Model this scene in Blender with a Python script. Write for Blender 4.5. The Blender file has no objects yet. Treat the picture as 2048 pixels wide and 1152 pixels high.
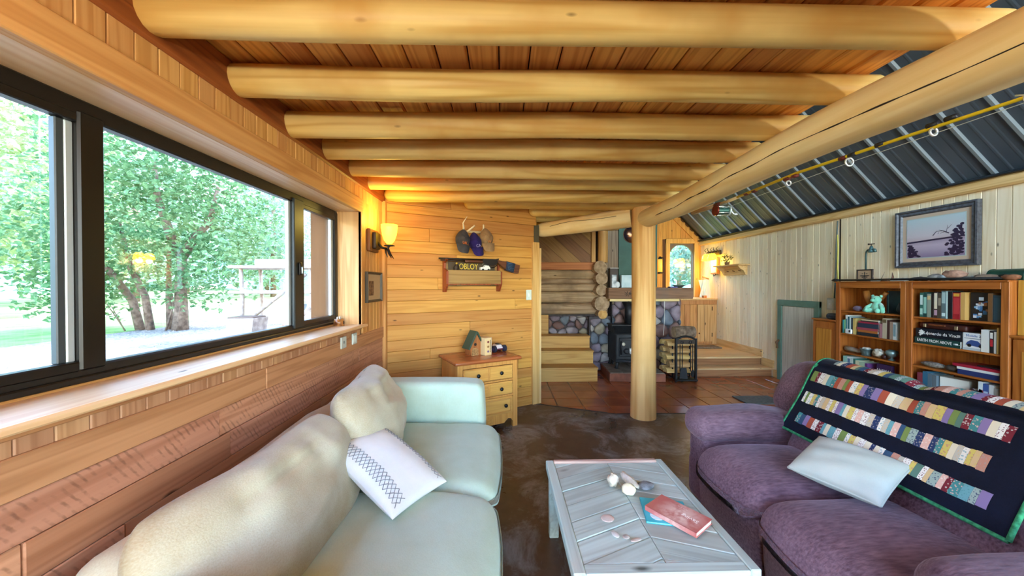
import bpy, math, random
from mathutils import Vector, Matrix, noise
random.seed(7)
R = random.Random(11)
scn = bpy.context.scene
COL = scn.collection
rad = math.radians

# ------------------------------------------------------------------ camera, sky, sun, exposure
cd = bpy.data.cameras.new('camera'); cam = bpy.data.objects.new('camera', cd); COL.objects.link(cam)
cd.sensor_width = 36; cd.lens = 36*715/2048; cd.clip_start = .02; cd.clip_end = 400
cam.location = (0, 0, 1.48); cam.rotation_euler = (rad(90-.56), 0, rad(-1.52))
scn.camera = cam
wd = bpy.data.worlds.new('world'); scn.world = wd; wd.use_nodes = True
wn = wd.node_tree; wn.nodes.clear()
sky = wn.nodes.new('ShaderNodeTexSky'); sky.sky_type = 'NISHITA'; sky.sun_disc = False
sky.sun_elevation = rad(48); sky.sun_rotation = rad(60); sky.air_density = 1.0; sky.dust_density = .35; sky.ozone_density = 1.6
bgn = wn.nodes.new('ShaderNodeBackground'); bgn.inputs[1].default_value = 1.55
won = wn.nodes.new('ShaderNodeOutputWorld')
wn.links.new(sky.outputs[0], bgn.inputs[0]); wn.links.new(bgn.outputs[0], won.inputs[0])
sd = bpy.data.lights.new('sun', 'SUN'); sd.energy = 2.6; sd.angle = rad(2); sd.color = (1, .95, .86)
sun = bpy.data.objects.new('sun', sd); COL.objects.link(sun)
sun.rotation_euler = Vector((-.62, -.42, -.78)).to_track_quat('-Z', 'Y').to_euler()
scn.view_settings.view_transform = 'Standard'; scn.view_settings.look = 'None'
scn.view_settings.gamma = 1; scn.view_settings.use_curve_mapping = False
scn.view_settings.exposure = 1.28
cy = scn.cycles
cy.max_bounces = 10; cy.diffuse_bounces = 6; cy.glossy_bounces = 4; cy.transparent_max_bounces = 16
cy.sample_clamp_indirect = 5; cy.caustics_reflective = False; cy.caustics_refractive = False
cy.use_denoising = True

# ------------------------------------------------------------------ materials
def col(c):
    if isinstance(c, str):
        c = [int(c[i:i+2], 16)/255 for i in (0, 2, 4)]
        c = [x/12.92 if x <= .04045 else ((x+.055)/1.055)**2.4 for x in c]
    return (c[0], c[1], c[2], 1)
class NT:
    def __init__(s, name, rough=.6, metal=0, spec=.5, sheen=0, coat=0):
        s.m = bpy.data.materials.new(name); s.m.use_nodes = True
        s.t = s.m.node_tree; s.b = s.t.nodes['Principled BSDF']
        s.b.inputs['Roughness'].default_value = rough; s.b.inputs['Metallic'].default_value = metal
        s.b.inputs['Specular IOR Level'].default_value = spec
        if sheen: s.b.inputs['Sheen Weight'].default_value = sheen; s.b.inputs['Sheen Roughness'].default_value = .4
        if coat: s.b.inputs['Coat Weight'].default_value = coat; s.b.inputs['Coat Roughness'].default_value = .12
    def n(s, kind, **kw):
        x = s.t.nodes.new('ShaderNode'+kind)
        for k, v in kw.items():
            if k[0] == 'i' and k[1:].isdigit(): x.inputs[int(k[1:])].default_value = v
            else: setattr(x, k, v)
        return x
    def l(s, a, b): s.t.links.new(a, b)
    def math(s, op, a, b=None):
        x = s.n('Math', operation=op)
        for i, v in enumerate((a, b)):
            if v is None: continue
            if hasattr(v, 'default_value') or hasattr(v, 'links'): s.l(v, x.inputs[i])
            else: x.inputs[i].default_value = v
        return x.outputs[0]
    def mix(s, f, a, b, blend='MIX'):
        x = s.n('Mix', data_type='RGBA', blend_type=blend)
        for v, i in ((f, 0), (a, 6), (b, 7)):
            if hasattr(v, 'links'): s.l(v, x.inputs[i])
            else: x.inputs[i].default_value = v
        return x.outputs[2]
    def coords(s, scale, kind='Object', rnd=0):
        tc = s.n('TexCoord'); out = tc.outputs[kind]
        if rnd:
            oi = s.n('ObjectInfo'); v = s.n('Vector Math' .replace(' ', ''), operation='SCALE')
            v.inputs[0].default_value = (31*rnd, 17*rnd, 23*rnd); s.l(oi.outputs['Random'], v.inputs[3])
            ad = s.n('VectorMath', operation='ADD'); s.l(out, ad.inputs[0]); s.l(v.outputs[0], ad.inputs[1]); out = ad.outputs[0]
        mp = s.n('Mapping'); mp.inputs['Scale'].default_value = scale; s.l(out, mp.inputs[0]); return mp.outputs[0]
    def noise(s, vec, scale, detail=3, rough=.5, dist=0):
        x = s.n('TexNoise'); x.inputs['Scale'].default_value = scale; x.inputs['Detail'].default_value = detail
        x.inputs['Roughness'].default_value = rough; x.inputs['Distortion'].default_value = dist
        if vec is not None: s.l(vec, x.inputs['Vector'])
        return x.outputs[0]
    def ramp(s, fac, a, b, ca=(0, 0, 0, 1), cb=(1, 1, 1, 1)):
        x = s.n('ValToRGB'); e = x.color_ramp.elements
        e[0].position = a; e[1].position = b; e[0].color = ca; e[1].color = cb; s.l(fac, x.inputs[0]); return x.outputs[0]
    def bump(s, h, strength=.2, dist=.01):
        x = s.n('Bump'); x.inputs['Strength'].default_value = strength; x.inputs['Distance'].default_value = dist
        s.l(h, x.inputs['Height']); s.l(x.outputs[0], s.b.inputs['Normal'])
    def base(s, c):
        if hasattr(c, 'links'): s.l(c, s.b.inputs['Base Color'])
        else: s.b.inputs['Base Color'].default_value = c
        return s.m
_c = {}
def plain(c, rough=.5, metal=0, name=None, **kw):
    k = (str(c), rough, metal, str(kw))
    if k not in _c:
        t = NT(name or 'paint', rough, metal, **kw); t.base(col(c)); _c[k] = t.m
    return _c[k]
def mottled(name, c1, c2, scale=6, rough=.7, bump=.2, metal=0, detail=4, bscale=None, lo=.35, hi=.65, **kw):
    t = NT(name, rough, metal, **kw); v = t.coords((1, 1, 1), rnd=1); nz = t.noise(v, scale, detail)
    t.base(t.mix(t.ramp(nz, lo, hi), col(c1), col(c2)))
    if bump: t.bump(t.noise(v, bscale or scale*4, 3), bump, .006)
    return t.m
def wood(name, c1, c2, axis='Y', freq=1., knots=.5, rough=.55, bump=.08, vary=.22, rings=16, stain=None, saw=0, spec=.35, along=.5, ringw=.42, ks=1.):
    t = NT(name, rough, spec=spec)
    ac = 13.*freq; sc = {'X': (along, ac, ac), 'Y': (ac, along, ac), 'Z': (ac, ac, along)}[axis]
    v = t.coords(sc, rnd=1)
    nz = t.noise(v, 1., 2, .5, .35)
    ring = t.math('MULTIPLY_ADD', t.math('SINE', t.math('MULTIPLY', nz, rings*2.6)), .5); ring.node.inputs[2].default_value = .5
    ring = t.math('POWER', ring, 1.7)
    sc2 = tuple(x*(6 if x > 1 else 2) for x in sc)
    mp = t.coords(sc2, rnd=1); fine = t.noise(mp, 1., 3, .6)
    g = t.math('ADD', t.math('MULTIPLY', ring, ringw), t.math('MULTIPLY', fine, 1-ringw))
    c = t.mix(t.ramp(g, .2, .95), col(c1), col(c2))
    if knots:
        kv = t.coords({'X': (1.3, 3.4, 3.4), 'Y': (3.4, 1.3, 3.4), 'Z': (3.4, 3.4, 1.3)}[axis], rnd=1)
        vo = t.n('TexVoronoi'); vo.inputs['Scale'].default_value = ks*(1.25+.5*knots); t.l(kv, vo.inputs['Vector'])
        kn = t.ramp(t.math('ADD', vo.outputs['Distance'], t.math('MULTIPLY', fine, .05)), .05, .05+.075*knots, (1, 1, 1, 1), (0, 0, 0, 1))
        dk = tuple(x*.22 for x in col(c2)[:3])+(1,)
        c = t.mix(kn, c, dk)
    if stain:
        st = t.noise(t.coords((1, 1, 1), rnd=1), 2.2, 4); c = t.mix(t.ramp(st, .5, .72), c, col(stain))
    if saw:
        wv = t.n('TexWave', wave_type='BANDS', bands_direction='Y'); wv.inputs['Scale'].default_value = 15; wv.inputs['Distortion'].default_value = 1.6
        wv.inputs['Detail'].default_value = 4; wv.inputs['Detail Scale'].default_value = 3
        sk = t.n('Mapping'); sk.inputs['Rotation'].default_value = (rad(-34), 0, 0); t.l(t.coords((1, 1, 1), rnd=1), sk.inputs[0]); t.l(sk.outputs[0], wv.inputs['Vector'])
        msk = t.ramp(t.noise(t.coords((9, 6, 12), rnd=1), 2.0, 4), .45, .6)
        f = t.math('MULTIPLY', t.math('MULTIPLY', t.ramp(wv.outputs[1], .62, .95), msk), saw)
        c = t.mix(f, c, tuple(x*.35 for x in col(c2)[:3])+(1,))
    oi = t.n('ObjectInfo'); rv = t.math('MULTIPLY_ADD', oi.outputs['Random'], vary); rv.node.inputs[2].default_value = 1-vary*.6
    hs = t.n('HueSaturation'); t.l(rv, hs.inputs['Value']); t.l(c, hs.inputs['Color'])
    hv = t.math('MULTIPLY_ADD', oi.outputs['Random'], .012*vary/.22); hv.node.inputs[2].default_value = .494; t.l(hv, hs.inputs['Hue'])
    if bump: t.bump(g, bump, .004)
    return t.base(hs.outputs[0])
def fabric(name, c1, c2, weave=260, big=5, rough=.95, sheen=.35, bump=.25, lo=.35, hi=.65):
    t = NT(name, rough, sheen=sheen, spec=.2); v = t.coords((1, 1, 1)); nz = t.noise(v, big, 4, .6)
    ws = t.noise(t.coords((1, 1, .35)), weave, 2)
    f = t.math('ADD', t.math('MULTIPLY', nz, .82), t.math('MULTIPLY', ws, .18))
    t.bump(ws, bump, .003); return t.base(t.mix(t.ramp(f, lo, hi), col(c1), col(c2)))
def glow(name, c, strength, trans=0):
    t = NT(name, .4); t.base(col(c)); t.b.inputs['Emission Color'].default_value = col(c); t.b.inputs['Emission Strength'].default_value = strength; return t.m
def glassmat(name, tint=(1, 1, 1, 1), refl=.07):
    t = NT(name); t.t.nodes.remove(t.b); o = [x for x in t.t.nodes if x.type == 'OUTPUT_MATERIAL'][0]
    tr = t.n('BsdfTransparent'); tr.inputs[0].default_value = tint; gl = t.n('BsdfGlossy'); gl.inputs['Roughness'].default_value = .0
    mx = t.n('MixShader'); mx.inputs[0].default_value = refl
    t.l(tr.outputs[0], mx.inputs[1]); t.l(gl.outputs[0], mx.inputs[2]); t.l(mx.outputs[0], o.inputs[0]); return t.m

# ------------------------------------------------------------------ mesh builder
class MB:
    def __init__(s): s.v = []; s.f = []; s.X = None; s.mi = []; s.cur = 0
    def add(s, vs, fs):
        o = len(s.v)
        if s.X is not None: vs = [s.X @ Vector(p) for p in vs]
        s.v += [tuple(p) for p in vs]; s.f += [tuple(o+i for i in f) for f in fs]; s.mi += [s.cur]*len(fs); return s
    def box(s, x0, x1, y0, y1, z0, z1, c=0):
        if x0 > x1: x0, x1 = x1, x0
        if y0 > y1: y0, y1 = y1, y0
        if z0 > z1: z0, z1 = z1, z0
        c = min(c, (x1-x0)*.45, (y1-y0)*.45, (z1-z0)*.45)
        if c <= 0:
            vs = [(x, y, z) for x in (x0, x1) for y in (y0, y1) for z in (z0, z1)]
            return s.add(vs, [(0, 1, 3, 2), (4, 6, 7, 5), (0, 4, 5, 1), (2, 3, 7, 6), (0, 2, 6, 4), (1, 5, 7, 3)])
        vs = []; idx = {}
        for i in (0, 1):
            for j in (0, 1):
                for k in (0, 1):
                    X, Y, Z = (x0, x1)[i], (y0, y1)[j], (z0, z1)[k]
                    dx, dy, dz = (c, -c)[i], (c, -c)[j], (c, -c)[k]
                    idx[i, j, k, 0] = len(vs); vs.append((X, Y+dy, Z+dz))
                    idx[i, j, k, 1] = len(vs); vs.append((X+dx, Y, Z+dz))
                    idx[i, j, k, 2] = len(vs); vs.append((X+dx, Y+dy, Z))
        fs = []
        for a in (0, 1, 2):
            b, d = [(1, 2), (2, 0), (0, 1)][a]
            for sgn in (0, 1):
                q = []
                for (p, r) in ((0, 0), (1, 0), (1, 1), (0, 1)):
                    t = [0, 0, 0]; t[a] = sgn; t[b] = p; t[d] = r; q.append(idx[t[0], t[1], t[2], a])
                fs.append(tuple(q) if sgn else tuple(q[::-1]))
            for p in (0, 1):
                for r in (0, 1):
                    q = []
                    for e in (0, 1):
                        t = [0, 0, 0]; t[a] = e; t[b] = p; t[d] = r
                        q.append((idx[t[0], t[1], t[2], b], idx[t[0], t[1], t[2], d]))
                    f = (q[0][0], q[1][0], q[1][1], q[0][1])
                    fs.append(f if p != r else f[::-1])
        for i in (0, 1):
            for j in (0, 1):
                for k in (0, 1):
                    f = tuple(idx[i, j, k, a] for a in (0, 1, 2)); fs.append(f if (i+j+k) % 2 else f[::-1])
        return s.add(vs, fs)
    def bx(s, cx, cy, cz, sx, sy, sz, c=0): return s.box(cx-sx/2, cx+sx/2, cy-sy/2, cy+sy/2, cz-sz/2, cz+sz/2, c)
    def tube(s, pts, rs, n=10, caps=True, fn=None):
        pts = [Vector(p) for p in pts]
        if not hasattr(rs, '__len__'): rs = [rs]*len(pts)
        vs = []; fs = []; up = None
        for i, p in enumerate(pts):
            d = (pts[min(i+1, len(pts)-1)]-pts[max(i-1, 0)]).normalized()
            if up is None: up = Vector((0, 0, 1)) if abs(d.z) < .9 else Vector((1, 0, 0))
            a = d.cross(up).normalized(); b = a.cross(d).normalized(); up = b
            for k in range(n):
                t = 2*math.pi*k/n; r = rs[i]
                if fn: r *= fn(i, t)
                vs.append(p+a*math.cos(t)*r+b*math.sin(t)*r)
        m = len(pts)
        for i in range(m-1):
            for k in range(n): fs.append((i*n+k, i*n+(k+1) % n, (i+1)*n+(k+1) % n, (i+1)*n+k))
        if caps: fs.append(tuple(range(n))[::-1]); fs.append(tuple((m-1)*n+k for k in range(n)))
        return s.add(vs, fs)
    def cyl(s, p0, p1, r0, r1=None, n=12): return s.tube([p0, p1], [r0, r0 if r1 is None else r1], n)
    def lathe(s, prof, n=16, o=(0, 0, 0)):
        vs = [(o[0]+r*math.cos(2*math.pi*k/n), o[1]+r*math.sin(2*math.pi*k/n), o[2]+z) for r, z in prof for k in range(n)]
        fs = [(i*n+k, i*n+(k+1) % n, (i+1)*n+(k+1) % n, (i+1)*n+k) for i in range(len(prof)-1) for k in range(n)]
        fs.append(tuple(range(n))[::-1]); fs.append(tuple((len(prof)-1)*n+k for k in range(n)))
        return s.add(vs, fs)
    def ell(s, c, r, n=12, m=8, fn=None):
        if not hasattr(r, '__len__'): r = (r, r, r)
        vs = []; fs = []
        for i in range(m+1):
            ph = math.pi*i/m
            for k in range(n):
                t = 2*math.pi*k/n; d = Vector((math.sin(ph)*math.cos(t), math.sin(ph)*math.sin(t), math.cos(ph)))
                q = fn(d) if fn else 1
                vs.append((c[0]+d.x*r[0]*q, c[1]+d.y*r[1]*q, c[2]+d.z*r[2]*q))
        for i in range(m):
            for k in range(n): fs.append((i*n+k, (i+1)*n+k, (i+1)*n+(k+1) % n, i*n+(k+1) % n))
        return s.add(vs, fs)
    def prism(s, poly, h0, h1, axis='Z', inset=0):
        """extrude a 2D polygon: axis Z -> (x,y), Y -> (x,z), X -> (y,z)"""
        P = {'Z': lambda a, b, h: (a, b, h), 'Y': lambda a, b, h: (a, h, b), 'X': lambda a, b, h: (h, a, b)}[axis]
        n = len(poly); vs = [P(a, b, h0) for a, b in poly]+[P(a, b, h1) for a, b in poly]
        fs = [tuple(range(n))[::-1], tuple(range(n, 2*n))]+[(k, (k+1) % n, n+(k+1) % n, n+k) for k in range(n)]
        if axis == 'Y': fs = [f[::-1] for f in fs]
        return s.add(vs, fs)
    def grid(s, fn, nu, nv, closed_u=False):
        vs = [fn(i/nu, j/nv) for j in range(nv+1) for i in range(nu+1)]
        fs = [(j*(nu+1)+i, j*(nu+1)+i+1, (j+1)*(nu+1)+i+1, (j+1)*(nu+1)+i) for j in range(nv) for i in range(nu)]
        return s.add(vs, fs)
    def rbox(s, c, size, r, n=8, fn=None):
        """rounded box, vertices dense at the edges; fn(point in -1..1, local point) -> local point"""
        h = [x/2 for x in size]; r = min(r, *h); vs = []; ids = {}; fs = []
        def tgrid(hh):
            k = max(3, n//3); L = []
            for i in range(k): L.append(-hh+r*(1-math.cos(math.pi/2*i/k)))
            m = max(2, n-k)
            for i in range(m+1): L.append(-hh+r+(2*hh-2*r)*i/m)
            for i in range(1, k+1): L.append(hh-r+r*math.sin(math.pi/2*i/k))
            return L
        G = [tgrid(x) for x in h]
        def vid(p):
            key = tuple(round(x, 6) for x in p)
            if key not in ids:
                q = [max(-h[a]+r, min(h[a]-r, p[a])) for a in range(3)]
                d = Vector([p[a]-q[a] for a in range(3)])
                if d.length > 1e-9: d = d.normalized()*r
                o = Vector(q)+d
                if fn: o = Vector(fn(Vector([o[a]/h[a] for a in range(3)]), o))
                ids[key] = len(vs); vs.append((c[0]+o.x, c[1]+o.y, c[2]+o.z))
            return ids[key]
        for a in range(3):
            b, d = [(1, 2), (2, 0), (0, 1)][a]
            for sg in (-1, 1):
                for i in range(len(G[b])-1):
                    for j in range(len(G[d])-1):
                        q = []
                        for (ii, jj) in ((i, j), (i+1, j), (i+1, j+1), (i, j+1)):
                            p = [0, 0, 0]; p[a] = sg*h[a]; p[b] = G[b][ii]; p[d] = G[d][jj]; q.append(vid(p))
                        fs.append(tuple(q) if sg > 0 else tuple(q[::-1]))
        return s.add(vs, fs)
    def pillow(s, w, h, t, n=16, pinch=.07, p=.45, fn=None, rc=0):
        for sg in (1, -1):
            def f(u, v):
                u = math.sin((u-.5)*math.pi); v = math.sin((v-.5)*math.pi)
                x = u*w/2*(1-pinch*(1-v*v))*(1-rc*abs(v)**4); y = v*h/2*(1-pinch*(1-u*u))*(1-rc*abs(u)**4)
                z = sg*t/2*max(0, (1-u*u)*(1-v*v))**p
                if fn: return fn(u, v, x, y, z, sg)
                return (x, y, z)
            if sg > 0: s.grid(f, n, n)
            else: s.grid(lambda u, v: f(1-u, v), n, n)
        return s
    def data(s, name, mats, smooth=False):
        me = bpy.data.meshes.new(name); me.from_pydata(s.v, [], s.f)
        for m in (mats if isinstance(mats, (list, tuple)) else [mats]): me.materials.append(m)
        if any(s.mi): me.polygons.foreach_set('material_index', s.mi)
        if smooth: me.polygons.foreach_set('use_smooth', [True]*len(me.polygons))
        me.update(); return me
    def build(s, name, mats, parent=None, smooth=False, loc=None, rot=None, label=None, auto=None):
        o = bpy.data.objects.new(name, s.data(name, mats, smooth)); COL.objects.link(o)
        if parent: o.parent = parent
        if loc: o.location = loc
        if rot: o.rotation_euler = rot
        if label: o['label'] = label
        if auto:
            try: o.data.set_sharp_from_angle(angle=rad(auto))
            except Exception: pass
        return o
def thing(name, label, cat, loc=(0, 0, 0), rz=0, group=None):
    o = bpy.data.objects.new(name, None); COL.objects.link(o); o.empty_display_size = .1
    o.location = loc; o.rotation_euler = (0, 0, rz) if not hasattr(rz, '__len__') else rz
    o['label'] = label; o['category'] = cat
    if group: o['group'] = group
    return o
def tag(o, label, cat, group=None):
    o['label'] = label; o['category'] = cat
    if group: o['group'] = group
    return o
def struct(name):
    o = bpy.data.objects.new(name, None); COL.objects.link(o); o['kind'] = 'structure'; return o
def piece(name, parent, mat, x0, x1, y0, y1, z0, z1, c=.004): return MB().box(x0, x1, y0, y1, z0, z1, c).build(name, mat, parent)
def nz(p, s=1.): return noise.noise(Vector(p)*s)
def text(name, body, size, mat, parent, loc, rot, ext=.0008, align='CENTER', sx=1.):
    cu = bpy.data.curves.new(name, 'FONT'); cu.body = body; cu.size = size; cu.extrude = ext; cu.align_x = align; cu.align_y = 'CENTER'
    cu.resolution_u = 3
    tmp = bpy.data.objects.new('tmp', cu); COL.objects.link(tmp)
    dg = bpy.context.evaluated_depsgraph_get(); me = bpy.data.meshes.new_from_object(tmp.evaluated_get(dg))
    bpy.data.objects.remove(tmp); bpy.data.curves.remove(cu); me.name = name; me.materials.clear(); me.materials.append(mat)
    o = bpy.data.objects.new(name, me); COL.objects.link(o); o.parent = parent; o.location = loc; o.rotation_euler = rot; o.scale = (sx, 1, 1)
    return o

def frame_bars(parent, W_, H_, bw, d, mat, name='frame_bar'):
    """mitred picture frame, local x width, z height, -y towards the room"""
    prof = [(0, 0), (0, -d), (.25, -d*1.0), (.45, -d*.72), (.8, -d*.8), (1, -d*.45), (1, 0)]
    c = [(0, 0), (W_, 0), (W_, H_), (0, H_)]; ins = [(1, 1), (-1, 1), (-1, -1), (1, -1)]
    for k in range(4):
        a, b = k, (k+1) % 4; m = MB(); vs = []
        for e in (a, b):
            for f, y in prof: vs.append((c[e][0]+ins[e][0]*bw*f, y, c[e][1]+ins[e][1]*bw*f))
        n = len(prof); m.add(vs, [(i, i+1, n+i+1, n+i) for i in range(n-1)]+[(0, n, 2*n-1, n-1)]); m.build(name, mat, parent)
# ------------------------------------------------------------------ shared materials
W_CEIL = wood('ceiling_plank_wood', 'F0A850', 'CC7E32', 'Y', 1., .8, .5, vary=.3, ringw=.5)
W_BEAM = wood('dark_beam_wood', '9A5522', '6B3210', 'Y', .8, .3, vary=.1)
W_HONEY_Z = wood('honey_board_wood', 'DBA968', 'BC8240', 'Z', 1., .5, vary=.22)
W_HONEY_Y = wood('honey_trim_wood', 'DDAC68', 'BF8644', 'Y', .9, .4, vary=.1)
W_PALE_Y = wood('pale_sill_wood', 'EBCB9C', 'DCB07C', 'Y', .8, .2, vary=.06, rough=.4)
W_LOW = wood('smooth_wainscot_wood', 'C08C66', '9E6A46', 'Y', .9, .7, vary=.25)
W_LOWZ = wood('short_board_wood', 'C4946E', 'A06E4A', 'Z', 1., .5, vary=.25)
W_SAW = wood('rough_sawn_wood', 'D09A7A', 'AC7656', 'Y', .8, .5, vary=.28, saw=.5, bump=.1)
W_BACK = wood('golden_plank_wood', 'D0994E', 'BA7E36', 'X', .75, .9, ks=1.6, vary=.28)
W_RIGHT = wood('knotty_pine_wood', 'F4E4C4', 'E4CEA4', 'Z', .9, 1.2, vary=.18, ks=2.1)
W_TRIM = wood('pine_trim_wood', 'E0BC80', 'C59A5A', 'Y', .8, .4, vary=.1)
W_LOG = wood('peeled_log_wood', 'EBCB78', 'C4943E', 'X', .55, .9, .5, .08, vary=.2, rings=11, along=.5, ks=1.7, stain='CE9C48')
W_LOGPALE = wood('pale_log_wood', 'F6E2AA', 'DDBA78', 'X', .5, .8, .5, .07, vary=.06, rings=10, along=.45, ks=1.8, stain='E4C480')
W_GREYLOG = wood('weathered_log_wood', 'C9AE8C', '8C6C4A', 'X', .8, .6, .75, .2, vary=.25, stain='7F6A55')
W_END = mottled('log_end_grain', 'B79C7C', '8D7354', 14, .8, .3)
W_DIAG = wood('diagonal_barn_wood', 'A67A4C', '8A6038', 'X', .8, .4, vary=.6)
W_STEP = wood('step_pine_wood', 'DCAE62', 'BD8840', 'X', .8, .3, vary=.15)
DARK = plain('15110E', .6, name='joint_shadow')
BLACKMETAL = plain('17181A', .45, .3, name='black_iron')
GLASS = glassmat('clear_glass')

def logmesh(L, r0, r1, n=20, seg=26, seed=0, round0=False, round1=False, wob=.02):
    pts = []; rs = []
    for i in range(seg+1):
        t = i/seg; x = L*t; r = r0+(r1-r0)*t; rr = r
        if round0 and x < r: rr = r*math.sqrt(max(.06, 1-((r-x)/r)**2))
        if round1 and L-x < r: rr = r*math.sqrt(max(.06, 1-((r-L+x)/r)**2))
        pts.append((x, .012*nz((x*.7, seed, 0))*2, .012*nz((x*.7, 0, seed+5))*2)); rs.append(rr)
    if round0: pts[1:1] = [(r0*q, pts[0][1], pts[0][2]) for q in (.12, .3, .6)]; rs[1:1] = [r0*math.sqrt(1-(1-q)**2) for q in (.12, .3, .6)]
    if round1:
        pts[-1:-1] = [(L-r1*q, pts[-1][1], pts[-1][2]) for q in (.6, .3, .12)]; rs[-1:-1] = [r1*math.sqrt(1-(1-q)**2) for q in (.6, .3, .12)]
    m = MB(); m.tube(pts, rs, n, fn=lambda i, a: 1+wob*2*nz((pts[i][0]*1.3, math.cos(a)+seed, math.sin(a)*1.1)))
    return m

# ------------------------------------------------------------------ floor: mottled sheet with painted sky sheen and quarry tile
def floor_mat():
    t = NT('mottled_floor_painted_sheen', .33, spec=.5); v = t.coords((1, 1, 1))
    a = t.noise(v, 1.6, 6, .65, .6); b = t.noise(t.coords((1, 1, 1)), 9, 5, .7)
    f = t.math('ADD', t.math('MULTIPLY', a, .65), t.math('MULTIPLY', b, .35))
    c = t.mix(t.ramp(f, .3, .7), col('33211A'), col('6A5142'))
    c = t.mix(t.ramp(t.noise(v, 2.3, 6, .75, .6), .48, .68), c, col('8C9094'))  # blue-grey patches: floor mottle that also paints in the window sky's reflection
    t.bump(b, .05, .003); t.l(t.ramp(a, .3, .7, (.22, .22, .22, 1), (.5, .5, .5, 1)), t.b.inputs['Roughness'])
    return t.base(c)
fl = struct('floor')
FX0, FX1, FY0, FY1 = -1.6, 4.5, -2.7, 9.0
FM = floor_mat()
EDGE = [(-1.6, 4.55), (.433, 4.404), (1.296, 4.039), (4.5, 4.02)]
tb = lambda x: (4.404+(4.55-4.404)*(.433-x)/2.033 if x < .433 else 4.404+(4.039-4.404)*(x-.433)/.863 if x < 1.296 else 4.03)
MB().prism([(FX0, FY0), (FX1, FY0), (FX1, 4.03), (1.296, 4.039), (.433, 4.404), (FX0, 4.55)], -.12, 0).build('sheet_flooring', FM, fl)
MB().prism([(FX0, 4.55), (.433, 4.404), (1.296, 4.039), (FX1, 4.03), (FX1, FY1), (FX0, FY1)], -.12, -.008).build('grout_bed', mottled('grout', '8A6450', 'A07C64', 9), fl)
m = MB()
for (a, b) in zip([(.2, 4.42), (.433, 4.404), (1.296, 4.039)], [(.433, 4.404), (1.296, 4.039), (4.4, 4.03)]):
    d = Vector((b[0]-a[0], b[1]-a[1])).normalized(); q = Vector((-d.y, d.x))*.008
    m.prism([(a[0]-q.x, a[1]-q.y), (b[0]-q.x, b[1]-q.y), (b[0]+q.x, b[1]+q.y), (a[0]+q.x, a[1]+q.y)], 0, .004)
m.build('edge_strip', plain('2A211C', .5), fl)
TILE = mottled('quarry_tile', 'A6562E', '8C4624', 3.0, .2, .04, spec=.6)
def clip(poly, n, d):
    out = []
    for i in range(len(poly)):
        a, b = poly[i], poly[(i+1) % len(poly)]; da = a[0]*n[0]+a[1]*n[1]-d; db = b[0]*n[0]+b[1]*n[1]-d
        if da <= 0: out.append(a)
        if da*db < 0: t = da/(da-db); out.append((a[0]+(b[0]-a[0])*t, a[1]+(b[1]-a[1])*t))
    return out
def shrink(poly, e):
    for i in range(len(poly)):
        pass
    cx = sum(p[0] for p in poly)/len(poly); cy_ = sum(p[1] for p in poly)/len(poly); src = list(poly); out = list(poly)
    for i in range(len(src)):
        a, b = src[i], src[(i+1) % len(src)]; d = Vector((b[0]-a[0], b[1]-a[1]))
        if d.length < 1e-6: continue
        d.normalize(); nn = (d.y, -d.x); dd = a[0]*nn[0]+a[1]*nn[1]
        if nn[0]*cx+nn[1]*cy_ > dd: nn = (-nn[0], -nn[1]); dd = -dd
        out = clip(out, nn, dd-e)
        if len(out) < 3: return []
    return out
TS = .312
for i in range(-1, 14):
    for j in range(-1, 12):
        x0 = .36+i*TS; y0 = 3.985+j*TS
        if y0 > 7.2 or x0 > 4.34 or x0+TS < -.2: continue
        p = [(x0, y0), (x0+TS, y0), (x0+TS, y0+TS), (x0, y0+TS)]
        p = clip(p, (-.3895, -.921), -.3895*.433-.921*4.404-.012) if x0 < 1.3 else clip(p, (0, -1), -4.045)
        if x0 < 1.3 and len(p) > 2: p = clip(p, (0, -1), -4.045)
        if len(p) > 2: p = clip(p, (1, 0), 4.34)
        if len(p) < 3: continue
        p = shrink(p, .004)
        if len(p) < 3: continue
        q = shrink(p, .004); z = R.uniform(-.0006, .0006)
        m = MB()
        if len(q) == len(p):
            n_ = len(p); m.add([(a, b, -.01) for a, b in p]+[(a, b, -.003+z) for a, b in p]+[(a, b, z) for a, b in q],
                [(k, (k+1) % n_, n_+(k+1) % n_, n_+k) for k in range(n_)]+[(n_+k, n_+(k+1) % n_, 2*n_+(k+1) % n_, 2*n_+k) for k in range(n_)]+[tuple(range(2*n_, 3*n_))])
        else: m.prism(p, -.01, z)
        m.build('tile', TILE, fl)

# ------------------------------------------------------------------ left wall with the long window
WX = -1.18
wl = struct('wall_left')
SH = plain('6E4626', .9, name='backing')
for a in ((-1.6, -1.2, -2.7, 3.62, -.05, 1.08), (-1.6, -1.2, -2.7, 3.62, 2.1, 2.6), (-1.6, -1.2, 3.03, 3.62, 1.0, 2.2), (-1.6, -1.2, -2.7, -.42, 1.0, 2.2)):
    MB().box(*a).build('backing', SH, wl)
y = -1.0
while y < 3.6:
    w_ = .081; piece('board', wl, W_HONEY_Z, -1.2, WX+R.uniform(-.001, .001), y, min(y+w_-.002, 3.6), 2.18, 2.3, .003)
    piece('board', wl, W_LOWZ, -1.2, WX-.002, y+.03, min(y+.03+w_-.002, 3.0), 1.06, 1.125, .003) if y < 2.95 else None
    if y > 2.99: piece('board', wl, W_HONEY_Z, -1.2, WX+R.uniform(-.001, .001), y, min(y+w_-.002, 3.6), 1.05, 2.19, .003)
    y += w_
rows = [1.066, .96, .845, .735, .61, .5, .375, .25, .12, 0]
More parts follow.
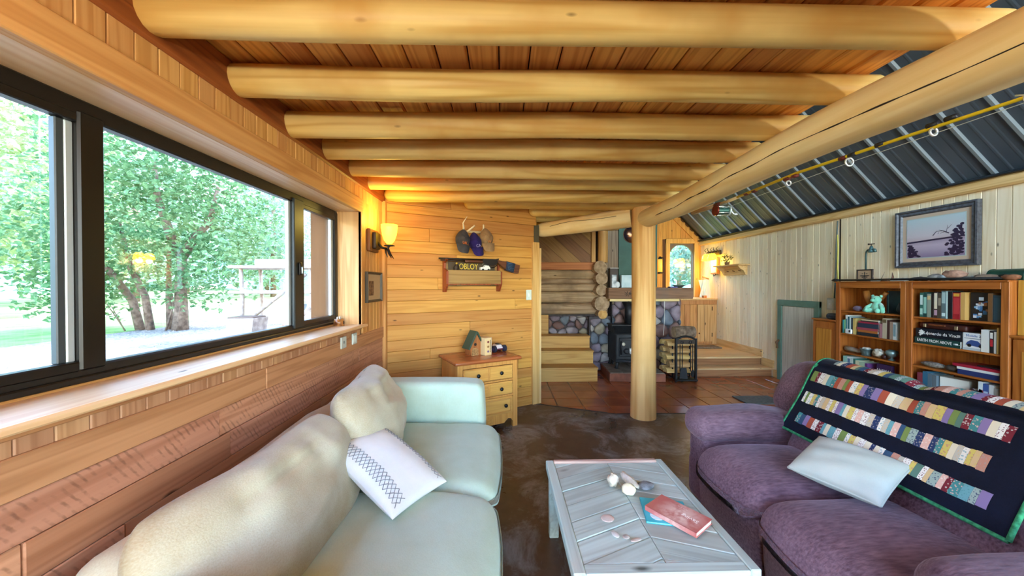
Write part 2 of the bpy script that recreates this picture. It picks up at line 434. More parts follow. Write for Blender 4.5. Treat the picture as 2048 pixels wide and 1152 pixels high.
for i in range(len(rows)-1):
    z1, z0 = rows[i], rows[i+1]; y = -1.2-R.random(); k = 0
    while y < 3.6:
        L_ = R.uniform(.6, 1.5) if i else 3.2
        piece('plank', wl, (W_LOW if i == 0 or R.random() < .25 else W_SAW), -1.2, WX+R.uniform(-.003, .006)+(.006 if i == 0 else 0), y, min(y+L_-.002, 3.61), z0+.001, z1-.001, .003); y += L_
# trims round the window
tr = struct('trim_1')
piece('header_board', tr, W_HONEY_Y, -1.2, -1.163, -1.0, 3.02, 2.08, 2.19, .004)
piece('soffit_board', tr, W_PALE_Y, -1.375, -1.2, -1.0, 2.985, 2.08, 2.1, 0)
piece('sill_board', tr, W_PALE_Y, -1.375, -1.138, -1.0, 3.06, 1.127, 1.151, .006)
piece('sill_stop', tr, W_HONEY_Y, -1.395, -1.362, -.42, 2.985, 1.15, 1.162, .003)
piece('apron_board', tr, wood('apron_wood', 'BF8C5C', '96603A', 'Y', 1.2, .2), -1.2, -1.170, -1.0, 3.0, 1.108, 1.127, .003)
piece('jamb_board', tr, wood('jamb_wood', 'DDB27A', 'BE8A50', 'Z', .8, .1), -1.375, -1.166, 2.985, 3.01, 1.137, 2.08, .002)
piece('jamb_casing', tr, W_HONEY_Z, -1.19, -1.163, 2.985, 3.035, 1.137, 2.08, .003)
piece('corner_board', tr, W_HONEY_Z, -1.19, -1.15, 3.545, 3.6, 0, 2.3, .004)
# window
wi = struct('window_1')
BR = plain('100C0A', .35, name='dark_bronze_frame'); AL = plain('B9C4C6', .4, .3, name='screen_channel'); TL = plain('49615F', .4, .2)
X0, X1 = -1.405, -1.362
piece('head_rail', wi, BR, X0, X1, -.42, 2.99, 2.02, 2.08, .006)
piece('bottom_rail', wi, BR, X0, X1, -.42, 2.99, 1.162, 1.215, .006)
piece('bottom_track', wi, BR, X0+.01, X1+.012, -.42, 2.99, 1.162, 1.183, .004)
piece('mullion', wi, BR, X0, X1+.006, 1.185, 1.262, 1.2, 2.04, .006)
piece('meeting_stile', wi, plain('1C2224', .4, .1), X0, X1+.012, 2.36, 2.475, 1.19, 2.045, .005)
piece('side_rail', wi, BR, X0, X1+.004, 2.94, 2.995, 1.17, 2.07, .006)
piece('side_rail', wi, BR, X0, X1+.004, -.42, -.36, 1.17, 2.07, .006)
for (ya, yb) in ((-.36, 1.185), (2.475, 2.94)):
    for (za, zb) in ((1.2, 1.232), (2.0, 2.03)): piece('sash_rail', wi, BR, X0+.01, X1+.004, ya, yb, za, zb, .004)
piece('screen_channel', wi, AL, X0+.01, X1-.012, 1.163, 1.186, 1.232, 2.0, .003)
piece('screen_channel', wi, plain('3A4246', .4), X0+.008, X1-.014, 1.14, 1.163, 1.232, 2.0, .003)
piece('screen_channel', wi, AL, X0+.008, X1-.012, 2.905, 2.94, 1.232, 2.0, .003)
piece('screen_channel', wi, AL, X0+.008, X1-.012, 2.335, 2.36, 1.215, 2.02, .003)
for (ya, yb) in ((-.36, 1.12), (1.255, 2.35), (2.47, 2.91)): piece('pane', wi, GLASS, -1.398, -1.393, ya, yb, 1.2, 2.03, 0)
la = MB().rbox((-1.345, 2.418, 1.585), (.014, .03, .085), .012, 6).build('latch', BR, wi, True)
MB().rbox((-1.334, 2.42, 1.575), (.014, .012, .05), .005, 4).build('latch_lever', plain('8F9698', .3, .8), la, True)

# ------------------------------------------------------------------ back wall (turned 27.7 degrees) with golden planks
BA = rad(27.66)
wb = struct('wall_back'); wb.location = (-1.18, 3.597, 0); wb.rotation_euler = (0, 0, BA)   # local x runs along the wall, -y faces the room
BL = 1.80
MB().box(-.2, BL, .022, .14, -.05, 2.5).build('backing', SH, wb)
zz = [.11, .225, .345, .46, .58, .69, .80, .909, 1.064, 1.184, 1.31, 1.425, 1.55, 1.68, 1.805, 1.93, 2.07, 2.21]
for i in range(len(zz)-1):
    x = -.05
    cuts = sorted(R.uniform(.3, 1.6) for _ in range(1)) if i % 2 else []
    for a, b in zip([x]+cuts, cuts+[BL-.03]): piece('plank', wb, W_BACK, a, b-.0015, R.uniform(-.004, .002), .024, zz[i]+.001, zz[i+1]-.001, .003)
piece('plank', wb, W_BACK, -.02, BL, -.014, .024, 2.21, 2.293, .004)
for a, b in ((-.02, .7), (.7, BL)): piece('plank', wb, W_BACK, a, b-.001, 0, .024, 2.294, 2.46, .003)
piece('base_board', wb, W_BACK, -.02, BL-.05, -.012, .024, 0, .11, .004)
T2 = wood('end_casing_wood', 'DDB672', 'BE9048', 'Z', .9, .5, vary=.1)
piece('end_casing', wb, T2, 1.735, 1.832, -.035, .05, 0, 2.0, .005)
piece('end_casing', wb, wood('pale_casing', 'E8CC95', 'CFA766', 'Z', .9, .2), 1.832, 1.862, -.03, .1, 0, 1.93, .003)
piece('end_post', wb, plain('4E4A36', .7), 1.77, 1.85, .0, .14, 2.0, 2.22, .006)
piece('end_casing', wb, wood('aged_casing', 'B98D58', '7E5A32', 'Z', .9, .6), 1.80, 1.92, .12, .22, 0, 2.02, .006)

# ------------------------------------------------------------------ plank ceiling, joists and beams
ce = struct('ceiling')
CX1 = 1.70; cw = (CX1+1.2)/22
for i in range(22):
    x0 = -1.2+i*cw
    piece('plank', ce, W_CEIL, x0+.0015, x0+cw-.004, -1.4, 6.1, 2.447+R.uniform(0, .002), 2.475, .009)
MB().box(-1.2, CX1-.005, -1.4, 6.1, 2.476, 2.5).build('subfloor', plain('2E1C10', .9), ce)
piece('wall_beam', ce, W_BEAM, -1.24, -1.166, -1.4, 3.6, 2.29, 2.449, .01)
for k in range(14):
    yk = 1.235+.3925*(k-1); r = .068+R.uniform(-.003, .004)
    xs = -1.166; xe = 1.74+R.uniform(-.02, .03); rs_ = False
    if yk > 3.5: xs = -1.18+(yk-3.597)/math.tan(BA)+.02; rs_ = True
    if yk > 4.4: xs = .35
    if xe-xs < .4 or yk > 5.6: continue
    logmesh(xe-xs, r, r-.004, 18, 24, k*3.1, rs_, False, .025).build('log_joist', W_LOG, ce, True, (xs, yk, 2.380), (0, 0, 0), auto=50)
# main beam along the room, resting on the post
BMt = thing('log_beam', 'long pale peeled log beam with a black crack, running overhead to the post', 'beam', (1.575, 3.94, 2.205))
logmesh(6.4, .098, .112, 28, 60, 4, False, False, .02).build('log', W_LOGPALE, BMt, True, (0, 0, 0), (0, 0, rad(-90)), auto=50)
m = MB(); pts = []
for i in range(90):
    t = .5+3.2*i/89; r = .098+.014*t/6.4; a = rad(-20)+.24*nz((t*.8, 3, 7))+.07*nz((t*4, 1, 2))
    q = r*(1+.04*nz((t*1.3, math.cos(a)+4, math.sin(a)*1.1)))
    pts.append((-math.cos(a)*q+.024*nz((t*.7, 4, 0)), -t, math.sin(a)*q+.024*nz((t*.7, 0, 9))))
m.tube(pts, [.0034*(.45+abs(nz((i*.2, 1, 9)))*1.6) for i in range(90)], 5); m.build('crack', plain('2B1A0C', .9), BMt, label='long dark drying crack')
# diagonal far beam from the post to the end of the back wall
FBt = thing('log_beam', 'short log beam running from the post back to the golden plank wall', 'beam', (1.47, 4.05, 2.253))
d = Vector((.43-1.47, 4.58-4.05, -.083)); L_ = d.length
logmesh(L_, .118, .088, 24, 24, 9, False, True, .03).build('log', W_LOGPALE, FBt, True, (0, 0, 0), (0, 0, math.atan2(d.y, d.x)), auto=50).rotation_euler = d.to_track_quat('X', 'Z').to_euler()
m = MB(); yaw = math.atan2(d.y, d.x); dn = d.normalized(); side = Vector((dn.y, -dn.x, 0))*-1
if side.y > 0: side = -side
pts = []
for i in range(30):
    t = .15+.8*i/29; a = .15+.35*nz((t*2.2, 5, 1)); pts.append(dn*t*1+side*(.119-.028*t/1.3)*math.cos(a)+Vector((0, 0, (.119-.028*t/1.3)*math.sin(a))))
m.tube(pts, .0025, 5).build('crack', plain('2B1A0C', .9), FBt)
# post
W_POST = wood('post_log_wood', 'E3BC77', 'C08C44', 'X', .55, .55, .6, .08, vary=.02, rings=8, along=.5, stain='D2A964')
PT = thing('log_post', 'peeled log post standing on the brown floor under the beam', 'post', (1.575, 3.955, 0))
def pf():
    m = MB(); pts = [(0, 0, 2.33*i/40) for i in range(41)]
    m.tube(pts, [.128+.012*(1-i/40)**3-.003*i/40 for i in range(41)], 28, fn=lambda i, a: 1+.035*nz((math.cos(a)*1.2, math.sin(a)*1.2, i*.05))+.02*max(0, 1-i/6)*nz((a*5, i*.4, 1))); return m
m = pf(); m.v = [(z, x, y) for x, y, z in m.v]
m.build('log', W_POST, PT, True, (0, 0, 0), (0, rad(-90), 0), auto=60)
# ------------------------------------------------------------------ right wall of upright pine boards, sloped metal roof
RX = 4.35
wr = struct('wall_right')
MB().box(RX+.025, RX+.15, -2.7, 7.75, -.05, 2.5).build('backing', SH, wr)
y = 1.2
while y < 7.74:
    if 4.40 < y < 4.49: y = 4.512
    w_ = .0965; near = y < 4.44
    if True:
        piece('board', wr, W_RIGHT, RX-(.012 if near else 0)+R.uniform(-.001, .002), RX+.03, y+.0012, min(y+w_-.0012, 7.75), 0, 2.33, .004)
    y += w_
y = -2.7
while y < 1.2: piece('board', wr, W_RIGHT, RX-.012, RX+.03, y, y+.28, 0, 2.33, .004); y += .28
piece('joint_strip', wr, plain('3A2A1C', .9), RX+.004, RX+.03, 4.46, 4.53, .0, 2.32, 0)
piece('eave_board', wr, wood('eave_log_wood', 'E6C384', 'C69C58', 'Y', .7, .4, vary=.05), RX-.06, RX+.05, -2.7, 7.72, 2.325, 2.42, .018)
piece('drip_edge', wr, plain('2C3238', .4, .6), RX-.09, RX+.02, -2.7, 7.72, 2.42, 2.44, .004)
bb = struct('baseboard_right')
piece('base_board', bb, W_TRIM, RX-.02, RX+.01, 5.85, 7.12, .274, .39, .004)
piece('base_board', bb, W_TRIM, RX-.02, RX+.01, 5.6, 5.86, .137, .262, .004)
piece('base_board', bb, W_TRIM, RX-.02, RX+.01, -2.7, 5.6, 0, .12, .004)
rf = struct('roof')
def metal():
    t = NT('painted_steel_roof', .46, .15); v = t.coords((1, 1, 1), rnd=1)
    t.base(t.mix(t.ramp(t.noise(v, 1.4, 3), .35, .65), col('4A5663'), col('5A6673'))); t.bump(t.noise(t.coords((1.2, 1.2, 1.2)), 1.1, 2), .12, .05); return t.m
RM = metal(); RIB = plain('808A90', .55, .1, name='steel_rib')
ss = 4.9; c45 = math.cos(rad(45))
RX2 = rad(180-45)
def roofpiece(m, mat, name):   # local x up the slope, y along the room, z outward (upwards normal)
    o = m.build(name, mat, rf, False, (RX+.05, 0, 2.40), (0, rad(-135), 0)); return o
# rotation about Y by -135 deg sends local +x to (-cos45, 0, +sin45); local z points down into the room
yr = 5.177-.305*25
k = 0
while yr < 7.6:
    ye = min(yr+.305, 7.74)
    m = MB(); m.box(-1.2, ss, yr+.014, ye-.014, -.004, .0)
    roofpiece(m, RM, 'roof_panel')
    m = MB(); m.prism([(yr-.02, 0), (yr-.012, .02), (yr+.012, .02), (yr+.02, 0)], -1.2, ss, 'X')
    roofpiece(m, RIB, 'roof_rib')
    m = MB()
    for q in (.1, .205): m.prism([(yr+q-.02, -.001), (yr+q-.006, .0025), (yr+q+.006, .0025), (yr+q+.02, -.001)], -1.2, ss, 'X')
    roofpiece(m, RM, 'panel_crease')
    yr += .305; k += 1
zr = 2.40+ss*c45; xr = RX+.05-ss*c45
m = MB(); m.add([(xr, -2.8, zr), (xr, 7.9, zr), (-1.75, 7.9, 2.45), (-1.75, -2.8, 2.45), (xr, -2.8, zr+.05), (xr, 7.9, zr+.05), (-1.75, 7.9, 2.5), (-1.75, -2.8, 2.5)],
    [(0, 1, 2, 3), (7, 6, 5, 4), (0, 4, 5, 1), (2, 6, 7, 3), (1, 5, 6, 2), (0, 3, 7, 4)]); m.build('left_slope', RM, rf)
m = MB(); m.add([(xr, -2.8, zr+.06), (xr, 7.9, zr+.06), (5.3, 7.9, zr+.06-(5.3-xr)), (5.3, -2.8, zr+.06-(5.3-xr)), (xr, -2.8, zr+.1), (xr, 7.9, zr+.1), (5.3, 7.9, zr+.1-(5.3-xr)), (5.3, -2.8, zr+.1-(5.3-xr))],
    [(0, 1, 2, 3), (7, 6, 5, 4), (0, 4, 5, 1), (2, 6, 7, 3), (1, 5, 6, 2), (0, 3, 7, 4)]); m.build('outer_skin', RM, rf)
# unseen rear end, added as glazing and open above to let daylight in
w2 = struct('added_rear_window')
for x in (-1.5, .02, 1.5, 2.95, 4.38): piece('mullion', w2, W_HONEY_Z, x-.05, x+.05, -2.75, -2.66, 0, 2.5, .006)
for z in (.08, 2.5): piece('rail', w2, W_HONEY_Z, -1.5, 4.4, -2.75, -2.66, z-.06, z+.06, .006)
for a, b in ((-1.45, -.03), (.07, 1.45), (1.55, 2.9), (3.0, 4.33)): piece('pane', w2, GLASS, a, b, -2.71, -2.704, .14, 2.44, 0)

# ------------------------------------------------------------------ far wall with the arched door light
wf = struct('wall_far')
W_FAR = wood('amber_board_wood', 'DFA24A', 'C07F2C', 'Z', .8, .3, vary=.12)
FY = 7.74
for x0, x1, z0, z1 in ((1.0, 3.66, 0, 6.0), (4.205, 4.5, 0, 6.0), (3.66, 4.205, 2.385, 6.0)): MB().box(x0, x1, FY+.022, FY+.14, z0, z1).build('backing', SH, wf)
x = 3.0
while x < 4.34:
    b = min(x+.1, 4.35); top = 2.44+(RX-x-.05)
    if b < 3.60 or x > 4.26: piece('board', wf, W_FAR, x+.001, b-.001, FY, FY+.024, 0, top, .004)
    else: piece('board', wf, W_FAR, x+.001, b-.001, FY, FY+.024, 2.47, top, .004)
    x += .1
MB().prism([(RX+.02, 2.40), (2.9, 3.85), (2.9, 3.72), (RX-.11, 2.40)], FY-.03, FY, 'Y').build('rake_board', W_FAR, wf)
d1 = struct('door_1')
W_CAS = wood('door_casing_wood', 'E4B45E', 'C78F3A', 'Z', .8, .2, vary=.05)
piece('casing', d1, W_CAS, 3.57, 3.66, FY-.02, FY+.03, .274, 2.48, .005); piece('casing', d1, W_CAS, 4.205, 4.30, FY-.02, FY+.03, .274, 2.48, .005)
piece('casing', d1, W_CAS, 3.57, 4.30, FY-.024, FY+.03, 2.38, 2.48, .005)
DM = plain('6B5A4C', .5, name='door_paint')
m = MB(); cxd, rd_ = 3.932, .262; n_ = 20
arc = [(cxd+rd_*math.cos(math.pi*k/n_), 2.09+rd_*math.sin(math.pi*k/n_)) for k in range(n_+1)]
for (h0, h1) in ((FY+.04, FY+.085),):
    for k in range(n_):
        a, b = arc[k], arc[k+1]; m.prism([(a[0], a[1]), (a[0], 2.375), (b[0], 2.375), (b[0], b[1])], h0, h1, 'Y')
m.box(3.66, cxd-rd_, FY+.04, FY+.085, .274, 2.375); m.box(cxd+rd_, 4.205, FY+.04, FY+.085, .274, 2.375); m.box(cxd-rd_, cxd+rd_, FY+.04, FY+.085, .274, 1.2)
m.build('door_leaf', DM, d1)
m = MB(); m.prism([(cxd-rd_, 1.2), (cxd+rd_, 1.2)]+arc, FY+.058, FY+.064, 'Y'); m.build('pane', GLASS, d1)
# landing, steps
ld = struct('trim_2')
W_LAND = wood('landing_wood', 'E2C08C', 'C49A60', 'X', .8, .3, vary=.08, rough=.35)
W_RISE = wood('riser_wood', 'A5754A', '7E5230', 'X', .8, .3, vary=.15)
for i in range(12): piece('landing_board', ld, W_LAND, 3.12, RX, 5.86+i*.157, 5.86+(i+1)*.157-.002, .245, .274, .003)
piece('riser', ld, W_RISE, 3.12, RX, 5.895, 5.92, .137, .246, .002)
piece('tread', ld, W_LAND, 3.12, RX, 5.63, 5.9, .108, .137, .004)
piece('riser', ld, W_RISE, 3.12, RX, 5.655, 5.68, 0, .109, .002)
# log cabin corner behind: stairs, stone footing, logs
wc = struct('wall_cabin')
MB().box(.3, 1.72, 6.42, 6.6, -.05, 3.0).build('backing', plain('3A2C20', .9), wc)
MB().box(1.72, 2.78, 6.48, 6.62, 1.2, 4.6).build('backing', plain('3A2C20', .9), wc)
MB().box(.25, .42, 4.9, 6.5, -.05, 3.0).build('side_boards', W_DIAG, wc)
for zc, r in ((1.655, .088), (1.535, .055), (1.43, .074), (1.262, .105), (1.06, .108)):
    logmesh(1.5, r, r*.97, 16, 24, zc*9, False, False, .035).build('wall_log', W_GREYLOG, wc, True, (.35, 6.36, zc), auto=50)
for zc, xc, r, bright in ((1.772, 1.674, .112, 0), (1.578, 1.70, .105, 0), (1.386, 1.695, .095, 0), (1.153, 1.712, .128, 0), (.968, 1.716, .082, 1)):
    o = logmesh(.6, r, r, 18, 8, zc*5, False, False, .04).build('corner_log', W_GREYLOG, wc, True, (xc, 6.08, zc), (0, 0, rad(90)), auto=50)
    MB().lathe([(0.001, .0), (r*.5, .002), (r*.97, 0), (r*.97, -.004)], 18).build('log_end', (mottled('fresh_end', 'DDB06A', 'B98642', 14, .7, .2) if bright else W_END), o, False, (-.001, 0, 0), (0, rad(-90), 0))
W_BAND = wood('orange_trim_wood', 'C98648', 'A86430', 'X', .8, .2, vary=.05)
piece('trim_band', wc, W_BAND, .35, 1.655, 6.24, 6.3, 1.737, 1.87, .006)
# diagonal boards above
for k in range(-3, 6):
    L_ = 1.9; m = MB(); m.box(-L_/2, L_/2, -.012, .012, -.098, .098, .005)
    cxk = .55+k*.285; 
    # clip by building the plank as a polygon inside the opening x .36..1.60, z 1.87..2.62
    dx, dz = math.cos(rad(-42)), math.sin(rad(-42)); nx, nz_ = -dz, dx
    w_ = .094; c0 = (cxk, 2.25)
    p = [(c0[0]-dx*2-nx*w_, c0[1]-dz*2-nz_*w_), (c0[0]+dx*2-nx*w_, c0[1]+dz*2-nz_*w_), (c0[0]+dx*2+nx*w_, c0[1]+dz*2+nz_*w_), (c0[0]-dx*2+nx*w_, c0[1]-dz*2+nz_*w_)]
    for n2, dd in (((-1, 0), -.36), ((1, 0), 1.585), ((0, -1), -1.872), ((0, 1), 2.62)):
        p = clip(p, n2, dd)
        if len(p) < 3: break
    if len(p) < 3: continue
    a = rad(-42); q = [((x-c0[0])*math.cos(-a)-(z-c0[1])*math.sin(-a), (x-c0[0])*math.sin(-a)+(z-c0[1])*math.cos(-a)) for x, z in p]
    MB().prism(q, -.012, .012+R.uniform(0, .004), 'Y').build('diagonal_plank', W_DIAG, wc, False, (c0[0], 6.30, c0[1]), (0, -a, 0))
piece('upright_board', wc, T2, 1.565, 1.635, 6.24, 6.32, 1.87, 2.7, .005)
m = MB(); m.tube([(1.742, 6.17, 1.86), (1.742, 6.17, 2.3), (1.742, 6.17, 2.75)], .085, 16); m.build('upright_log', wood('upright_log_wood', 'D8AC66', 'A97A3C', 'Z', .6, .5, vary=.05), wc, True, auto=50)
piece('brown_board', wc, wood('brown_board_wood', '9A8468', '6E563E', 'Z', .8, .4), 1.86, 2.09, 6.4, 6.45, 1.43, 2.7, .004)
piece('header_log', wc, T2, 1.8, 2.1, 6.3, 6.4, 2.46, 2.56, .03)
piece('loft_front', wc, W_DIAG, .3, 2.0, 6.40, 6.44, 2.55, 3.1, .004)
# stairs
st = struct('stairs')
for i, (yf, x1, z0, z1) in enumerate(((5.40, 1.448, 0, .216), (5.68, 1.452, .216, .422), (5.93, 1.455, .422, .622))):
    piece('riser', st, W_STEP, .46, x1, yf, yf+.022, z0, z1-.025, .003)
    piece('tread', st, W_STEP, .46, x1+.008, yf-.018, yf+.30, z1-.026, z1, .004)
    piece('stringer', st, W_STEP, x1-.025, x1, yf+.02, yf+.32, 0, z1-.026, .003)
piece('upper_tread', st, W_STEP, .46, 1.44, 6.2, 6.34, .60, .622, .003)
# ---- stones: Voronoi cells laid as rounded field stones
STM = [mottled('field_stone', a, b, 7, .7, .35, detail=5) for a, b in (('8E7F8A', '6A5C66'), ('A39AA0', '7B7078'), ('8F7065', '6B4C46'), ('A79F8C', '827660'), ('77808A', '59606A'), ('B5AFA9', '8C8580'))]
def stones(parent, poly, cell, P, nrm, depth=.05, seed=1, mats=STM):
    rr = random.Random(seed); xs = [p[0] for p in poly]; zs = [p[1] for p in poly]; seeds = []
    x = min(xs)-cell/2; row = 0
    z = min(zs)-cell/2
    while z < max(zs)+cell:
        x = min(xs)-cell+(cell/2 if row % 2 else 0)
        while x < max(xs)+cell: seeds.append((x+rr.uniform(-.34, .34)*cell, z+rr.uniform(-.34, .34)*cell*.8)); x += cell*1.15
        z += cell*.8; row += 1
    for i, s_ in enumerate(seeds):
        p = list(poly)
        for j, t_ in enumerate(seeds):
            if i == j: continue
            d = (t_[0]-s_[0], t_[1]-s_[1])
            if abs(d[0])+abs(d[1]) > 3.2*cell: continue
            mid = ((s_[0]+t_[0])/2, (s_[1]+t_[1])/2); p = clip(p, d, d[0]*mid[0]+d[1]*mid[1])
            if len(p) < 3: break
        if len(p) < 3: continue
        p = shrink(p, .005)
        if len(p) < 3: continue
        cx = sum(a for a, b in p)/len(p); cz = sum(b for a, b in p)/len(p)
        # round the outline by cutting corners once
        q = []
        for k in range(len(p)):
            a, b = p[k], p[(k+1) % len(p)]
            if math.dist(a, b) < .012: q.append(((a[0]+b[0])/2, (a[1]+b[1])/2)); continue
            q += [(a[0]*.74+b[0]*.26, a[1]*.74+b[1]*.26), (a[0]*.26+b[0]*.74, a[1]*.26+b[1]*.74)]
        n_ = len(q); dp = depth*rr.uniform(.7, 1.25); rings_ = ((1, -.06), (1, dp*.45), (.9, dp*.8), (.62, dp), )
        vs = []; fs = []
        for f, h in rings_:
            for a, b in q:
                pa, pb = cx+(a-cx)*f, cz+(b-cz)*f
                hh = h+(.010*nz((pa*9, pb*9, seed)) if h > 0 else 0)
                vs.append(P(pa, pb, hh))
        vs.append(P(cx, cz, dp*1.04))
        for r_ in range(len(rings_)-1):
            for k in range(n_): fs.append((r_*n_+k, r_*n_+(k+1) % n_, (r_+1)*n_+(k+1) % n_, (r_+1)*n_+k))
        b0 = (len(rings_)-1)*n_
        for k in range(n_): fs.append((b0+k, b0+(k+1) % n_, len(vs)-1))
        m = MB(); m.add(vs, fs); m.build('stone', rr.choice(mats), parent, True)
MORTAR = mottled('mortar', '565052', '3C3738', 20, .9, .3)
piece('footing', wc, MORTAR, .4, 1.86, 6.27, 6.42, .5, .95, .004)
stones(wc, [(.80, .60), (1.50, .60), (1.50, .93), (.80, .93)], .15, lambda a, b, h: (a, 6.27-h, b), 0, .05, 5)
piece('footing', wc, W_STEP, .44, .8, 6.2, 6.27, .6, .95, .004)
ch = struct('chimney')
MB().prism([(1.49, -.02), (1.86, -.02), (1.86, .93), (1.49, .93)], 6.1, 6.4, 'Y').build('mortar_bed', MORTAR, ch)
stones(ch, [(1.50, 0), (1.86, 0), (1.86, .9), (1.50, .9)], .2, lambda a, b, h: (a, 6.1-h, b), 0, .05, 11)
MB().box(1.9, 3.10, 6.17, 6.5, -.02, 1.235).build('mortar_bed', MORTAR, ch)
stones(ch, [(1.9, 0), (3.1, 0), (3.1, 1.23), (1.9, 1.23)], .235, lambda a, b, h: (a, 6.17-h, b), 0, .06, 23)
stones(ch, [(6.18, 0), (6.5, 0), (6.5, 1.23), (6.18, 1.23)], .19, lambda a, b, h: (3.10+h, a, b), 0, .04, 29)
piece('green_panel', ch, mottled('green_plaster', '3F6656', '335548', 4, .6, .05), 2.085, 2.78, 6.36, 6.48, 1.43, 4.2, .004)
piece('mantel_strip', ch, wood('mantel_strip_wood', 'E0C690', 'C4A468', 'X', .8, .2), 1.81, 3.0, 5.98, 6.17, 1.195, 1.24, .004)
mt = thing('mantel_beam', 'weathered thick wooden mantel beam over the stone fireplace', 'mantel', (1.77, 5.93, 1.24))
MB().box(0, 1.44, 0, .5, 0, .185, .008).build('beam', wood('mantel_wood', '9A7658', '6E5038', 'X', .6, .8, .8, .2, stain='7D6A5C'), mt)
m = MB()
for a in range(9):
    t = a*2.4; m.cyl((.33+.02*math.cos(t), -.004, .085+.012*math.sin(t)), (.33+.085*math.cos(t)*(1 if a % 2 else .7), -.002, .085+.05*math.sin(t)), .007, .003, 5)
m.build('root_knot', plain('4A3A30', .9), mt)
# ------------------------------------------------------------------ far room: stove, hearth, rack, cabinet, mantel things
he = thing('stove_hearth', 'low brick-edged hearth pad under the black wood stove', 'hearth', (1.63, 5.37, 0), rad(-4))
m = MB(); m.box(0, .84, .02, .72, 0, .125, .006); m.build('base', mottled('hearth_brick', '96573A', '74402A', 9, .7, .2), he)
for i in range(4):
    for j in range(4): MB().box(.015+i*.205, .015+i*.205+.198, .03+j*.17, .03+j*.17+.165, .122, .136, .003).build('tile', mottled('hearth_tile', '8A7A68', '6A5A4A', 6, .5, .1) if (i+j) == 0 else bpy.data.materials.get('hearth_tile') or TILE, he)
sv = thing('wood_stove', 'black cast iron wood stove with stepped top and round vent knob', 'stove', (2.08, 5.62, .136))
IRON = mottled('cast_iron', '2B2C2E', '1A1B1D', 14, .5, .15, .4)
m = MB(); m.box(-.28, .28, 0, .45, .10, .56, .012); m.build('firebox', IRON, sv)
MB().box(-.28, .28, .17, .45, .56, .68, .012).build('upper_box', IRON, sv)
m = MB(); m.prism([(.02, .555), (.17, .665), (.17, .56)], -.28, .28, 'X'); m.build('sloped_step', IRON, sv)
MB().box(-.30, .30, .15, .47, .665, .69, .006).build('top_plate', IRON, sv)
MB().box(-.30, .30, -.02, .2, .545, .565, .006).build('step_plate', IRON, sv)
dr = MB().box(-.235, .235, -.02, .005, .2, .5, .01).build('door', IRON, sv)
MB().box(-.2, .2, -.026, -.018, .235, .465, .006).build('door_panel', plain('232426', .4, .5), dr)
MB().ell((-.172, -.035, .40), (.03, .015, .03), 14, 8).build('thermometer', plain('C9C2A8', .4), dr, True)
m = MB(); m.lathe([(.0, 0), (.045, 0), (.045, .02), (.03, .035), (0, .036)], 18); m.v = [(x, -.026-z, y) for x, y, z in m.v]; m.v = [(x-.122, y, z+.29) for x, y, z in m.v]; m.build('vent_knob', BLACKMETAL, dr, True, auto=40)
m = MB(); m.ell((-.05, -.035, .29), (.028, .012, .05), 10, 6); m.ell((-.035, -.035, .335), (.02, .01, .022), 8, 6); m.prism([(-.085, .32), (-.075, .345), (-.065, .31)], -.045, -.03, 'Y'); m.build('eagle_crest', plain('D8D6CC', .4, .3), dr, True)
m = MB(); m.tube([(-.2, -.03, .44), (-.21, -.05, .44), (-.21, -.05, .24), (-.2, -.03, .24)], .009, 8); m.build('door_handle', BLACKMETAL, sv, True)
m = MB(); m.grid(lambda u, v: (-.29+.58*u, -.12*math.sin(math.pi*u)*(1) -.02+.1*v, .16-.005*v), 14, 2); m.grid(lambda u, v: (-.29+.58*u, -.12*math.sin(math.pi*u)-.02, .16-.03*v), 14, 1); m.build('ash_lip', IRON, sv, True)
for sx in (-.24, .24):
    for sy in (.04, .4): m = MB(); m.tube([(sx, sy, .11), (sx*1.04, sy, .05), (sx*1.1, sy, 0)], [.035, .022, .03], 8); m.build('leg', IRON, sv, True)
m = MB(); m.tube([(.05, .33, .69), (.05, .33, .95), (.05, .5, 1.08)], .075, 16); m.build('flue_pipe', IRON, sv, True)
# iron chain and trivets at the stone corner
fg = thing('fire_poker', 'twisted blue black iron poker hanging on the stone beside the stove', 'poker', (1.86, 5.98, 0))
m = MB(); m.tube([(.0, 0, .92), (.03, 0, .9), (.03, 0, .86), (0, 0, .85), (0, 0, .7), (.01, 0, .45), (0, 0, .12)], [.012, .012, .012, .014, .012, .014, .008], 8)
m.build('shaft', plain('20303C', .4, .6), fg, True)
m = MB(); m.box(-.02, .02, -.01, .01, .82, .93, .006); m.build('grip', plain('18222C', .4, .4), fg)
for z in (.75, .66, .57, .48, .4): MB().rbox((0, 0, z), (.05, .03, .045), .012, 4).build('twist', plain('223848', .4, .6), fg, True)
